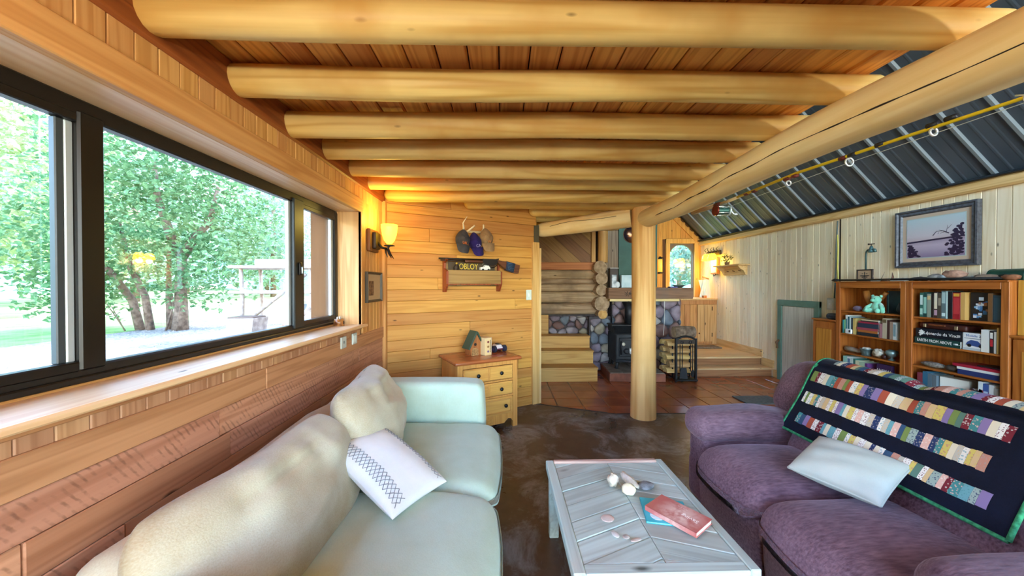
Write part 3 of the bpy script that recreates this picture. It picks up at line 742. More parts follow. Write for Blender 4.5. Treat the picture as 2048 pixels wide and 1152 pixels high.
# firewood holder with split logs
BARK = mottled('bark', '8B7660', '5A4838', 22, .95, .6, detail=6); SPLIT = wood('split_firewood', 'DDB477', 'B4823F', 'X', .9, .2, .8, .2, vary=.35)
fr = thing('firewood_rack', 'black iron firewood holder behind the fireplace tools', 'firewood rack', (2.80, 5.62, 0))
m = MB()
for sx in (-.14, .13):
    m.tube([(sx, -.1, .02), (sx, -.1, .58)], .011, 8); m.tube([(sx, .16, .02), (sx, .16, .58)], .011, 8); m.tube([(sx, -.1, .03), (sx, .16, .03)], .011, 8)
for sy in (-.1, .16): m.tube([(-.14, sy, .08), (.13, sy, .08)], .011, 8)
m.build('frame', BLACKMETAL, fr, True)
def fire_log(i, x0, x1, y, z, r, half):
    m = MB(); L_ = x1-x0
    if half:
        pr = [(r*math.cos(t), r*math.sin(t)) for t in [math.pi*.0, .5, 1.0, 1.6, 2.2, 2.8, math.pi]]
        m.prism(pr, 0, L_, 'X')
    else: m.tube([(0, 0, 0), (L_*.5, 0, .004), (L_, 0, 0)], [r, r*1.05, r], 12, fn=lambda k, a: 1+.08*nz((math.cos(a)*2, math.sin(a)*2, i)))
    o = m.build('firewood_log', SPLIT if half else BARK, None, not half, (x0, y, z), (R.uniform(-.2, .2) if half else 0, 0, R.uniform(-.02, .02)), auto=45)
    return o
zrow = .10
lab = ['split firewood log, lowest left in the iron rack', 'split firewood log, lowest right in the iron rack', 'split firewood log, second layer left in the iron rack', 'split firewood log, second layer right in the iron rack',
       'split firewood log, third layer left in the iron rack', 'split firewood log, third layer right in the iron rack', 'split firewood log, fourth layer left in the iron rack', 'split firewood log, fourth layer right in the iron rack', 'pale split firewood log near the top left of the rack', 'pale split firewood log near the top right of the rack']
for k in range(10):
    o = fire_log(k, 2.56+R.uniform(0, .05), 3.03-R.uniform(0, .05), 5.56 if k % 2 == 0 else 5.73, zrow+.105*(k//2), .075, True); tag(o, lab[k], 'firewood', 'firewood in the iron rack')
o = fire_log(20, 2.645, 2.955, 5.45, .745, .088, False); tag(o, 'short bark covered log lying on top of the fireplace tool stand', 'firewood')
MB().lathe([(.001, 0), (.08, 0), (.08, -.004)], 14).build('cut_end', W_END, o, False, (-.002, 0, 0), (0, rad(-90), 0))
# fireplace tools
ft = thing('fireplace_tool_set', 'black arched iron stand of fireplace tools with a hanging shovel', 'fireplace tools', (2.80, 5.36, 0))
m = MB(); m.box(-.17, .15, -.06, .08, .02, .045, .005); m.build('base', BLACKMETAL, ft)
for sx in (-.162, .142): MB().box(sx-.014, sx+.014, -.02, .02, 0, .66, .003).build('side_post', BLACKMETAL, ft)
m = MB(); pts = [(-.162+.304*i/12, 0, .64+.05*math.sin(math.pi*i/12)) for i in range(13)]; m.tube(pts, .016, 8); m.build('arch', BLACKMETAL, ft, True)
m = MB(); m.box(-.16, .14, -.006, .006, .575, .64); m.build('crest_plate', plain('3A2E24', .6, .3), ft)
for sx in (-.075, .055): m = MB(); m.ell((sx, -.012, .60), (.026, .012, .026), 12, 8); m.build('rosette', plain('2E2A26', .5, .5), ft, True)
for sx, kind in ((-.11, 'tongs'), (-.075, 'shovel'), (.05, 'poker'), (.085, 'brush')):
    m = MB(); m.tube([(sx, -.02, .57), (sx, -.02, .16)], .0065, 6); o = m.build(kind, BLACKMETAL, ft, True)
    if kind == 'shovel': m = MB(); m.prism([(sx-.05, .06), (sx+.075, .05), (sx+.055, .22), (sx-.03, .22)], -.04, -.03, 'Y'); m.build('shovel_blade', plain('2A2D31', .5, .5), o)
    if kind == 'brush': m = MB(); m.ell((sx, -.02, .13), (.03, .02, .06), 8, 6); m.build('bristles', plain('191512', .9), o, True)
# things on and above the mantel
o = MB().box(2.03, 2.47, 6.05, 6.13, 1.426, 1.64, .003).build('white_box', mottled('marbled_print', 'CFE0E0', '9EC0C4', 5, .6, 0)); tag(o, 'pale blue white panel standing on the mantel before the green chimney', 'panel')
gb = thing('grey_mantel_clock', 'grey wooden box with photo on the left end of the mantel', 'box', (1.83, 6.0, 1.426))
MB().box(0, .14, .04, .16, 0, .33, .006).build('body', plain('4E443E', .7), gb); MB().box(.02, .1, .0, .035, 0, .22, .004).build('photo', mottled('photo_print', 'D8DEE0', '7E8A90', 16, .5, 0), gb)
MB().box(-.005, .15, .03, .17, .325, .34, .003).build('lid', plain('B5B0A8', .6), gb); m = MB(); m.ell((.12, .02, .05), (.045, .035, .055), 10, 8); m.build('white_jar', plain('DDE6E8', .4), gb, True)
pl = thing('hanging_disc', 'round dark mirror ball disc hanging on the green chimney', 'wall disc', (2.31, 6.345, 2.375))
m = MB(); m.lathe([(0, .05), (.06, .047), (.11, .03), (.148, .006), (.152, 0), (.14, -.006)], 26); m.build('disc', mottled('tortoise_glaze', '2B2330', '7A4A22', 5, .18, 0, .5, lo=.5, hi=.62), pl, True, (0, 0, 0), (rad(90), 0, 0))
m = MB(); m.tube([(.148*math.cos(t*.2618), 0, .148*math.sin(t*.2618)) for t in range(25)], .007, 6, False); m.build('rim', plain('6B4A2A', .4, .4), pl, True)
o = MB().lathe([(.0, 0), (.05, 0), (.09, .03), (.13, .045), (.125, .05), (.06, .02), (0, .016)], 20, (3.07, 6.15, 1.425)).build('dish', plain('5C6E66', .4), None, True); tag(o, 'shallow grey green dish on the right end of the mantel', 'dish')
m = MB(); m.cyl((0, 0, 0), (0, 0, .16), .03, .022, 10); o = m.build('glass_vase', glassmat('vase_glass', (.8, .88, .9, 1), .15), None, True, (3.02, 6.28, 1.425)); tag(o, 'thin clear glass vase beside the dish on the mantel', 'vase')
o = MB().box(2.86, 2.99, 6.02, 6.12, 1.425, 1.445, .003).build('blue_booklet', plain('5A5A9A', .5)); tag(o, 'small violet booklet lying on the mantel by the dish', 'booklet')
m = MB(); m.tube([(2.735, 5.965, 1.20), (2.735, 5.96, .9), (2.715, 5.96, .62)], .004, 5); o = m.build('white_string', plain('E8E6DC', .8)); tag(o, 'thin white cord hanging from the mantel strip', 'string')
# panelled cabinet on the landing
cb = thing('landing_cabinet', 'pine cabinet with a worktop standing on the landing', 'cabinet', (3.54, 7.12, .274))
W_CAB = wood('cabinet_pine_wood', 'C98F54', 'A2662F', 'Z', .8, .7, vary=.15); W_CAB2 = wood('cabinet_door_wood', 'D3A66A', 'AE7C42', 'Z', .8, .7, vary=.1)
MB().box(0, .80, .02, .58, 0, .86, .004).build('body', W_CAB, cb); MB().box(-.02, .805, -.02, .6, .89, .925, .005).build('worktop', W_TRIM, cb)
MB().box(-.02, .80, 0, .04, .80, .89, .004).build('top_rail', W_CAB, cb)
for i in range(3): MB().box(.03+i*.11, .135+i*.11, 0, .025, .05, .80, .004).build('panel_board', W_CAB, cb)
dr = MB().box(.40, .70, -.008, .02, .05, .80, .004).build('door', W_CAB2, cb)
MB().box(.54, .545, -.010, -.006, .06, .79, 0).build('door_groove', DARK, dr)
for z in (.15, .68): MB().box(.69, .705, -.014, 0, z, z+.08, .002).build('hinge', plain('3A2A1A', .4, .6), dr)
m = MB(); m.ell((.43, -.02, .22), .015, 8, 6); m.build('knob', plain('5A3A1E', .5), dr, True)
MB().box(.70, .80, 0, .02, 0, .80, .004).build('end_panel', W_CAB2, cb)
o = MB().rbox((3.86, 6.75, .288), (.55, .3, .026), .012, 6).build('door_mat', mottled('mat_fibre', '8A7460', '5E4C3C', 30, .95, .5), None, True); tag(o, 'flat brown mat lying on the wooden landing', 'mat')
tw = thing('hand_towel', 'pale blue towel with printed hem hanging on a wooden bracket', 'towel', (4.27, 7.42, 0))
m = MB(); m.grid(lambda u, v: (-.02+(u-.5)*(.05+.12*v)-.03*v, .02*math.sin(u*14)*v*.6-.01, 1.575-.36*v), 12, 10); m.grid(lambda u, v: (-.02+(u-.5)*(.05+.12*v)-.03*v, .03+.02*math.sin(u*14)*v*.6-.01, 1.215+.36*v), 12, 10); m.build('cloth', fabric('towel_cloth', 'C9DAE2', 'A9C4D2', 90, 3), tw, True)
m = MB(); m.cyl((.08, .02, 1.60), (-.06, -.02, 1.64), .014, .018, 8); m.ell((-.06, -.02, 1.645), .022, 8, 6); m.build('bracket', W_CAB2, tw, True)
o = MB().rbox((4.22, 7.36, 1.225), (.07, .07, .05), .008, 4).build('wooden_block', W_CAB, None, True); tag(o, 'small brown block on the cabinet worktop against the pine wall', 'block')
lt = thing('hanging_lantern', 'amber candle lantern on a black iron hook beside the arched door', 'lantern', (3.43, 7.70, 1.72))
m = MB(); m.cyl((0, 0, .03), (0, 0, .31), .048, .048, 14); m.build('candle', glow('amber_candle', 'F0B848', .35), lt, True)
m = MB(); m.tube([(.0, 0, .36), (.07, 0, .34), (.085, .0, .3), (.075, 0, .2), (.085, 0, .1), (.07, 0, .02), (-.03, 0, .0)], .008, 6); m.lathe([(0, .31), (.05, .31), (.035, .34), (0, .38)], 12); m.lathe([(0, .0), (.05, .0), (.05, .03), (0, .03)], 12); m.build('bracket', BLACKMETAL, lt, True)
# wall things on the right pine wall
YEL = glow('warm_shade_glass', 'FFD21E', 4.5)
ws = thing('vanity_lamp', 'lit two shade antler wall lamp high in the far right corner', 'wall lamp', (4.34, 7.18, 0))
MB().rbox((-.02, 0, 2.12), (.04, .40, .09), .01, 5).build('backplate', plain('4A3420', .5, .4), ws, True)
for sy in (-.10, .10):
    m = MB(); m.lathe([(.045, 0), (.07, -.03), (.085, -.09), (.09, -.13), (.084, -.13), (.06, -.03), (.04, -.004)], 18, (-.13, sy, 2.10)); m.build('lamp_shade', YEL, ws, True)
    m = MB(); m.tube([(-.03, sy, 2.13), (-.1, sy, 2.15), (-.13, sy, 2.1)], .01, 6); m.build('arm', BLACKMETAL, ws, True)
m = MB()
for k in range(5): m.tube([(-.08, -.2+.1*k, 2.15), (-.12, -.22+.1*k, 2.19), (-.10, -.26+.1*k+.06*(k % 2), 2.235)], [.009, .007, .003], 5)
m.build('antler_twigs', plain('3A2A1A', .6), ws, True)
for sy in (-.1, .1):
    ldt = bpy.data.lights.new('lamp_bulb', 'POINT'); ldt.energy = 3; ldt.color = (1, .74, .14); ldt.shadow_soft_size = .05; lo = bpy.data.objects.new('lamp_bulb', ldt); COL.objects.link(lo); lo.parent = ws; lo.location = (-.13, sy, 1.94)
sg = thing('thermometer_plaque', 'white panelled plaque with wooden sides below the lit corner lamp', 'plaque', (4.34, 7.16, 1.69))
MB().box(-.05, 0, -.115, .115, 0, .34, .004).build('case', W_CAB, sg); MB().box(-.056, -.05, -.09, .09, .03, .33, .002).build('white_face', plain('EDEBE4', .5), sg)
m = MB(); m.tube([(-.03, -.05, .0), (-.05, -.03, -.03), (-.04, .02, -.04), (-.03, .05, 0)], .008, 6); m.build('hook', BLACKMETAL, sg, True)
sh = thing('wall_shelf', 'little pine shelf with scrolled brackets holding a small plant', 'shelf', (4.34, 6.58, 1.655))
MB().box(-.20, 0, -.42, .36, .165, .19, .005).build('board', W_TRIM, sh); MB().box(-.02, 0, -.36, .30, 0, .165, .004).build('back_board', W_TRIM, sh)
for sy in (-.34, .28):
    m = MB(); m.prism([(0, 0), (-.03, 0), (-.05, .04), (-.07, .08), (-.13, .11), (-.17, .165), (0, .165)], sy-.012, sy+.012, 'Y'); m.build('bracket', W_TRIM, sh)
for sy in (-.2, -.03, .14): m = MB(); m.cyl((-.02, sy, .07), (-.06, sy, .08), .008, .008, 6); m.build('peg', plain('7A5A3A', .6), sh)
pp = thing('shelf_plant', 'small bushy dried plant on the pine wall shelf', 'plant', (4.22, 6.62, 1.845))
m = MB(); m.lathe([(0, 0), (.035, 0), (.045, .05), (.04, .055), (0, .05)], 12); m.build('pot', plain('7A5A36', .6), pp, True)
m = MB(); rr = random.Random(3)
for k in range(120):
    d = Vector((rr.gauss(0, 1), rr.gauss(0, 1), rr.gauss(.3, 1))).normalized()*rr.uniform(.04, .11); a = rr.uniform(0, 6.28); q = .018
    p = Vector((0, 0, .12))+d; u = Vector((math.cos(a), math.sin(a), .3))*q; v = Vector((-math.sin(a)*.6, math.cos(a)*.6, .6))*q
    m.add([p-u, p-v*.5, p+u, p+v*.5], [(0, 1, 2, 3)])
for k in range(8): a = k*.8; m.tube([(0, 0, .05), (.04*math.cos(a), .04*math.sin(a), .13), (.09*math.cos(a), .09*math.sin(a), .18)], .0025, 4)
m.build('foliage', mottled('dried_leaf', '6B6A34', '4A3E22', 30, .8, 0), pp)
gd = thing('green_hatch_door', 'white hatch door in a sage green frame low on the pine wall', 'hatch', (4.335, 5.12, 0))
GRN = mottled('sage_paint', '6E9080', '5F8272', 5, .55, .05)
for a in ((-.37, -.285, 0, 1.245), (.285, .37, 0, 1.245)): MB().box(-.03, .01, a[0], a[1], a[2], a[3], .005).build('frame_stile', GRN, gd)
MB().box(-.032, .01, -.37, .37, 1.155, 1.245, .005).build('frame_rail', GRN, gd)
MB().box(-.02, .0, -.28, .28, .02, 1.15, .004).build('panel', wood('whitewashed_wood', 'D6D3C4', 'B5AF9C', 'Z', .7, .6, vary=.05), gd)
m = MB(); m.tube([(-.03, .33, .62), (-.06, .34, .58), (-.05, .34, .53), (-.06, .33, .49)], [.015, .02, .012, .016], 8); m.build('handle', plain('6E4A2A', .5), gd, True)
ou = thing('switch_box', 'white surface switch box beside the bookcase with cables above', 'switch', (4.33, 4.57, 1.15))
MB().rbox((-.02, 0, .075), (.045, .10, .155), .008, 5).build('box', plain('D8D6CA', .5), ou, True); MB().box(-.05, -.042, -.03, .03, .02, .13, .003).build('cover', plain('ECEBE4', .4), ou); MB().box(-.056, -.05, -.008, .008, .06, .09, .002).build('toggle', plain('F4F3EE', .4), ou)
for nm, c, pts in (('yellow_cable', 'CDBE4E', [(4.315, 4.5, 1.3), (4.31, 4.47, 1.45), (4.31, 4.49, 1.7), (4.315, 4.49, 1.95), (4.315, 4.5, 2.12)]), ('grey_cable', '4A5450', [(4.315, 4.535, 1.3), (4.315, 4.52, 1.6), (4.31, 4.51, 2.0), (4.315, 4.50, 2.3)])):
    m = MB(); m.tube(pts, .008, 6); o = m.build(nm, plain(c, .6)); tag(o, ('yellow' if nm[0] == 'y' else 'grey')+' cable running up the pine wall joint from the switch box', 'cable')
# ------------------------------------------------------------------ cream sofa under the window
CREAM = fabric('cream_chenille', 'BED6C8', 'AABCA6', 160, 3.2, sheen=.25, bump=.3, lo=.25, hi=.75)
CREAM2 = fabric('shade_toned_chenille', 'C8C9B4', '9E8B68', 220, 1.7, sheen=.25, bump=.3, lo=.34, hi=.66)  # brown shading of the pillows is mixed into the fabric colour
so = thing('cream_sofa', 'cream two seat sofa under the long window, backed by loose pillows', 'sofa', (-1.12, .68, 0))
def wob(a, s, sd): return lambda u, p: (p.x+a*nz((p.x*s+sd, p.y*s, p.z*s)), p.y+a*nz((p.x*s, p.y*s+sd, p.z*s+4)), p.z+a*nz((p.x*s, p.y*s, p.z*s+sd+9)))
m = MB(); m.rbox((.50, 1.11, .17), (.96, 2.18, .26), .04, 8); m.build('base_frame', CREAM, so, True)
for sx in (.1, .9):
    for sy in (.08, 2.1): MB().cyl((sx, sy, .04), (sx, sy, 0), .03, .025, 10).build('foot', plain('3A2414', .5), so, True, auto=40)
def armfn(u, p): return (p.x+.02*u.x*(1-u.z**2), p.y+.012*nz((p.x*3, p.y*3, p.z*3)), p.z-.02*max(0, u.x)**4*(u.z > 0))
m = MB(); m.rbox((.48, 2.105, .40), (.98, .23, .69), .05, 12, armfn); m.build('arm', CREAM, so, True)
m = MB(); m.rbox((.48, .11, .40), (.98, .23, .69), .05, 12, armfn); m.build('arm', CREAM, so, True)
m = MB(); m.rbox((.13, 1.11, .42), (.24, 1.82, .70), .08, 12, wob(.02, 3, 1)); m.build('backrest', CREAM2, so, True)
def seatfn(sd):
    def f(u, p):
        bz = .028*(1-u.x**2)*(1-u.y**2) if u.z > 0 else 0
        fr = .03*(1-u.y**2)*max(0, u.x)*(1-u.z**2*.5)
        return (p.x+fr+.006*nz((p.y*3, p.z*4, sd)), p.y, p.z+bz+.012*nz((p.x*3, p.y*3, sd))-(.05*max(0, u.x)**5 if u.z > 0 else 0))
    return f
for i, (y0, y1) in enumerate(((.23, 1.105), (1.11, 1.985))):
    m = MB(); m.rbox((.57, (y0+y1)/2, .385), (1.04, y1-y0, .17), .075, 15, seatfn(i*7)); m.build('seat_cushion', CREAM, so, True)
# back pillows: soft envelopes leaning on the back and the wall
def back_pillow(w, h, t, sd):
    m = MB()
    def f(u, v, x, y, z, sg):
        sag = .05*(1-u*u)*max(0, v)*(1 if sd else .6)
        z2 = z*(1+.25*nz((u*1.5, v*1.5, sd)))+.018*nz((u*2.6+sd, v*5, sg))*(1-u*u)*(1-v*v)**.5
        # wrinkles fanning from the top edge
        z2 += sg*.011*math.sin(u*15+3*nz((u*2, v, sd)))*max(0, 1-abs(v-.55)*1.6)*(1-u*u)
        return (x, y-sag, z2)
    m.pillow(w, h, t, 36, .0, .42, f, .16); return m
for nm, lab, c, rx, rz_, sz, sd in (('back_pillow', 'large shade toned cream back pillow at the near end of the cream sofa', (-.84, 1.36, .66), 63, 86, (.96, .50, .29), 2),
                                    ('back_pillow', 'large shade toned cream back pillow at the far end of the cream sofa', (-.80, 2.215, .705), 66, 97, (.86, .53, .32), 6)):
    m = back_pillow(*sz, sd); M_ = Matrix.Rotation(rad(rz_), 4, 'Z') @ Matrix.Rotation(rad(rx), 4, 'X')
    o = m.build(nm, CREAM2, None, True, c, M_.to_euler()); tag(o, lab, 'pillow')
# white cushion with drawn diamonds
dc = thing('diamond_cushion', 'white scatter cushion with grey diamond net bands leaning on the cream back pillow', 'cushion', (-.565, 1.735, .63))
WHITE = fabric('white_cotton', 'E9ECEA', 'DADFDE', 300, 4, sheen=.15, bump=.1)
Mx = Matrix.Rotation(rad(-58), 4, 'Z') @ Matrix.Rotation(rad(0), 4, 'X')
# build the cushion frame from its four corners as they stand in the room
cA, cB, cC, cD = Vector((-.69, 1.985, .715)), Vector((-.375, 1.785, .545)), Vector((-.375, 1.51, .51)), Vector((-.73, 1.69, .68))
ex = ((cB-cA)+(cC-cD)).normalized(); ey = ((cA-cD)+(cB-cC)); ey = (ey-ex*ey.dot(ex)).normalized(); ez = ex.cross(ey)
Wc, Hc = ((cB-cA).length+(cC-cD).length)/2, ((cA-cD).length+(cB-cC).length)/2
Rm = Matrix((ex, ey, ez)).transposed()
Wc *= 1.08; Hc *= 1.2; ctr = (cA+cB+cC+cD)/4+Vector((-.01, -.01, -.01)); dc.location = ctr; dc.rotation_euler = Rm.to_euler()
CT = .14
m = MB(); m.pillow(Wc+.02, Hc+.02, CT, 22, .05, .42, lambda u, v, x, y, z, sg: (x, y, z*(1+.12*nz((u*2, v*2, 3)))+.006*nz((u*4, v*4, 8))*(1-u*u)*(1-v*v))); m.build('cover', WHITE, dc, True)
def on_cushion(a, b):   # a,b in -1..1 on the face
    x = a*(Wc+.02)/2*(1-.05*(1-b*b)); y = b*(Hc+.02)/2*(1-.05*(1-a*a))
    z = CT/2*max(0, (1-a*a)*(1-b*b))**.42*(1+.12*nz((a*2, b*2, 3)))+.006*nz((a*4, b*4, 8))*(1-a*a)*(1-b*b)
    return Vector((x, y, z+.0015))
m = MB(); n_ = 9
for band in (-.78, -.62, .78):
    for s_ in (1, -1):
        for k in range(n_):
            a0, a1 = -.9+1.8*k/n_, -.9+1.8*(k+.5)/n_; a2 = -.9+1.8*(k+1)/n_
            bm_ = band; w_ = .085*s_; oc = lambda b, a: on_cushion(a, b)
            m.tube([oc(bm_-w_, a0), oc(bm_, (a0+a1)/2), oc(bm_+w_, a1), oc(bm_, (a1+a2)/2), oc(bm_-w_, a2)], .0016, 4, False)
o = m.build('diamond_print', plain('7E8488', .8), dc); o['kind'] = 'stuff'

# ------------------------------------------------------------------ plum reclining sofa
def plum_mat():
    t = NT('plum_ribbed_velour', .85, sheen=.6, spec=.15); v = t.coords((1, 1, 1)); nzb = t.noise(v, 2.6, 4, .6)
    rib = t.noise(t.coords((18, 95, 95)), 1, 2); rib2 = t.noise(t.coords((50, 110, 50)), 1, 2)
    f = t.math('ADD', t.math('MULTIPLY', nzb, .55), t.math('MULTIPLY', rib, .45)); c = t.mix(t.ramp(f, .32, .66), col('472E38'), col('866A74'))
    t.b.inputs['Sheen Tint'].default_value = col('B8A8B4'); t.bump(t.math('ADD', rib, rib2), .5, .004); return t.base(c)
PLUM = plum_mat()
ps = thing('plum_sofa', 'plum ribbed reclining sofa with padded arms and quilt over its back', 'sofa', (1.22, .85, 0))
def pt(x, y, z): return (x-1.22, y-.85, z)
def prb(c, size, r, n, fn, name): m = MB(); m.rbox(pt(*c), size, r, n, fn); return m.build(name, PLUM, ps, True)
prb((1.78, 1.685, .17), (.95, 1.62, .30), .05, 8, None, 'base_frame')
for i, (y0, y1) in enumerate(((1.115, 1.672), (1.685, 2.245))):
    def sf(u, p, i=i):
        z = p.z
        if u.z > 0: z += .045*(1-u.y**2)*(1-min(1, abs(u.x+.15))**2)-.07*max(0, -u.x)**6
        x = p.x-(.05*(1-u.y**2)*max(0, -u.x)*(1-.3*u.z**2))
        return (x, p.y+.004*nz((p.x*4, p.z*4, i)), z+.01*nz((p.x*3, p.y*3, i*5)))
    prb((1.57-(.02 if i == 0 else 0), (y0+y1)/2, .375), (.70, y1-y0, .19), .085, 16, sf, 'seat_cushion')
    def ff(u, p, i=i): return (p.x-.03*(1-u.y**2)*(1-u.z**2)-.012*u.z, p.y, p.z)
    prb((1.31-(.015 if i == 0 else 0), (y0+y1)/2, .185), (.12, y1-y0-.004, .30), .04, 10, ff, 'footrest_front')
    # back: lumbar pad and headrest pad following the lean of the back
    def bf(u, p, i=i): return (p.x+(.30*(p.z)) - .02*(1-u.y**2)*(1-u.z**2)*(u.x < 0), p.y, p.z+.012*(1-u.y**2)*(u.z > 0))
    ye0, ye1 = (.93, 1.678) if i == 0 else (1.682, 2.56)
    prb((1.975, (y0+y1)/2, .54), (.28, y1-y0, .26), .07, 12, lambda u, p, i=i: (p.x+.48*p.z-.01*(1-u.y**2), p.y, p.z), 'lumbar_pad')
    prb((2.10, (ye0+ye1)/2, .755), (.30, ye1-ye0, .36), .13, 14, lambda u, p, i=i: (p.x+.45*p.z*(u.x < .3)+.1*p.z*(u.x >= .3), p.y+.008*nz((p.x*5, p.z*5, i)), p.z+.012*(1-u.y**2)*(u.z > 0)+.008*nz((p.x*3, p.y*4, 2))), 'head_pad')
prb((2.2, 1.74, .42), (.2, 1.62, .74), .07, 8, None, 'back_shell')
for i, (y0, y1) in enumerate(((.85, 1.105), (2.25, 2.505))):
    prb((1.76, (y0+y1)/2, .26), (.90, y1-y0-.03, .5), .05, 10, lambda u, p: (p.x, p.y, p.z), 'arm_side')
    def af(u, p, i=i):
        z = p.z+.02*(1-u.x**2)*(u.z > 0)-.055*max(0, u.x)*(u.z > 0)+.008*nz((p.x*4, p.y*4, i))
        return (p.x-.02*(1-u.y**2)*(u.x < 0), p.y*(1+.06*(1-u.x**2)), z)
    prb((1.74, (y0+y1)/2, .535), (.92, y1-y0+.02, .19), .09, 15, af, 'arm_pad')
for sx in (1.4, 2.2):
    for sy in (.95, 2.42): MB().cyl(pt(sx, sy, .04), pt(sx, sy, 0), .03, .03, 8).build('foot', BLACKMETAL, ps)
# quilt draped over the back
QY0, QY1 = 1.215, 2.252
qt = thing('patchwork_quilt', 'navy patchwork quilt with green binding draped over the plum sofa back', 'quilt', (2.0, 1.73, .9))
prof = []
def qprof(s):  # arc length from the bottom front edge upwards and over the ridge; returns x, z
    Lf = .395/.873
    if s < Lf: z = .558+s*.873; return (2.02+.558*(z-.93)-.0, z)
    s -= Lf; r = .075; a = s/r; a0 = math.radians(29)
    A = math.radians(180-29)   # turn over the ridge
    cx, cz = 2.02+.558*(.953-.93)+r*math.cos(a0), .945-r*math.sin(a0)
    if a < math.radians(140): th = math.pi-a0-a; return (cx+r*math.cos(th), cz+r*math.sin(th))
    th = math.pi-a0-math.radians(140); s -= r*math.radians(140); return (cx+r*math.cos(th)+s*math.sin(th)*-math.cos(0)*-1*0+s*.25, cz+r*math.sin(th)-s*.95)
QL = .80
def qp(t, s, h=0):  # t 0..1 along the sofa (near to far), s arc length, h height above the sheet
    x, z = qprof(s); x2, z2 = qprof(s+.004); dx, dz = x2-x, z2-z; l_ = math.hypot(dx, dz) or 1
    w = .010*math.sin(t*9+1.3)*math.sin(s*6)+.012*nz((t*3, s*4, 1))
    dip = -.022*math.exp(-((t-.47)/.05)**2)*max(0, min(1, (s-.3)*4))
    k = w+dip+h+.02
    y = QY0+(QY1-QY0)*t+.01*nz((t*2, s*3, 5))
    return (x-dz/l_*k-2.0, y-1.73, z+dx/l_*k+dip*.5-.9)
NAVY = fabric('navy_cotton', '12162A', '0B0D1C', 220, 8, sheen=.1, bump=.3)
m = MB(); m.grid(lambda u, v: qp(u, QL*v), 48, 48); m.grid(lambda u, v: qp(1-u, QL*v, -.012), 48, 48); m.build('quilt_sheet', NAVY, qt, True)
BIND = mottled('green_binding', '3FA06A', '1F6A44', 60, .9, .1)
m = MB(); m.tube([qp(0, QL*i/40, -.004) for i in range(41)], .009, 6); m.build('binding', BIND, qt, True)
m = MB(); m.tube([qp(1, QL*i/40, -.004) for i in range(41)], .009, 6); m.build('binding', BIND, qt, True)
m = MB(); m.tube([qp(i/40, .0, -.004) for i in range(41)], .009, 6); m.build('binding', BIND, qt, True)
PC = ['E8DCC0', 'D9B98A', '9FB0A6', '5E7F70', '7A2A34', 'EFE8DC', '3A5674', 'C98E7A', 'D8C46A', '8E7AA6', '6FA6AE', 'F1EBE2', 'B0563F', '2E3C63', 'C9C1B0', '7C8F4E', 'E7B9A8', '4B8C8C']
def printed(c, i):
    t = NT('patch_cotton', .9, spec=.2); v = t.coords((1, 1, 1), rnd=1)
    a = t.n('TexVoronoi'); a.inputs['Scale'].default_value = 90+20*(i % 4); t.l(v, a.inputs['Vector'])
    c2 = col(PC[(i*5+3) % len(PC)]); f = t.ramp(a.outputs['Distance'], .22+.06*(i % 3), .34, (1, 1, 1, 1), (0, 0, 0, 1))
    return t.base(t.mix(t.math('MULTIPLY', f, (.0, .55, .8)[i % 3]), col(c), c2))
PM = [printed(c, i) for i, c in enumerate(PC)]
rq = random.Random(5)
def row(s0, s1, t0, t1, n, gaps=()):
    t = t1; ws = [rq.uniform(.7, 1.35) for _ in range(n)]; k = (t1-t0)/sum(ws); last = -1
    for w_ in ws:
        a = t-w_*k; c = rq.randrange(len(PM))
        if c == last: c = (c+3) % len(PM)
        last = c; m = MB(); j = .0025*rq.uniform(-1, 1)
        m.grid(lambda u, v: qp(a+(t-a)*(u*.985), s0+(s1-s0)*v+j, .0035*(math.sin(math.pi*min(1, max(0, v)))**.3*.6+.4)), 2, 6); m.build('patch', PM[c], qt, True); t = a
fs_ = lambda z: (z-.558)/.873
row(fs_(.615), fs_(.672), .075, .935, 34)
row(fs_(.733), fs_(.795), .125, .965, 38)
row(fs_(.857), fs_(.917), .10, .975, 33)
row(fs_(.917)+.072, fs_(.917)+.132, .02, .90, 36)
# pale lumbar pillow on the plum seat
LP = fabric('pale_grey_cotton', 'C4C8BC', 'B4B9AD', 320, 3, sheen=.2, bump=.08)
cA, cB, cC, cD = Vector((1.53, 1.72, .53)), Vector((1.795, 1.875, .645)), Vector((1.99, 1.62, .60)) , Vector((1.555, 1.385, .50))
cA, cB, cC, cD = Vector((1.50, 1.78, .55)), Vector((1.705, 1.865, .64)), Vector((1.845, 1.585, .64)), Vector((1.605, 1.485, .55))
ex = ((cB-cA)+(cC-cD)).normalized(); ey = ((cA-cD)+(cB-cC)); ey = (ey-ex*ey.dot(ex)).normalized(); ez = ex.cross(ey)
Wc, Hc = ((cB-cA).length+(cC-cD).length)/2, ((cA-cD).length+(cB-cC).length)/2
m = MB(); m.pillow(Wc+.05, Hc+.04, .13, 24, .03, .36, lambda u, v, x, y, z, sg: (x, y, z*(1+.1*nz((u*2, v*2, 9)))+.004*math.sin(u*9+v*3)*(1-u*u)*(1-v*v)))
o = m.build('lumbar_pillow', LP, None, True, (cA+cB+cC+cD)/4, Matrix((ex, ey, ez)).transposed().to_euler()); tag(o, 'pale grey rectangular pillow lying on the plum sofa seat against the quilt', 'pillow')
m = MB(); q = [((-1, -1), (1, -1)), ((1, -1), (1, 1)), ((1, 1), (-1, 1)), ((-1, 1), (-1, -1))]
for (a, b) in q:
    pts = []
    for i in range(13):
        u = a[0]+(b[0]-a[0])*i/12; v = a[1]+(b[1]-a[1])*i/12
        pts.append((u*(Wc+.05)/2*(1-.03*(1-v*v)), v*(Hc+.04)/2*(1-.03*(1-u*u)), 0))
    m.tube(pts, .005, 6)
m.build('piping', LP, o, True)

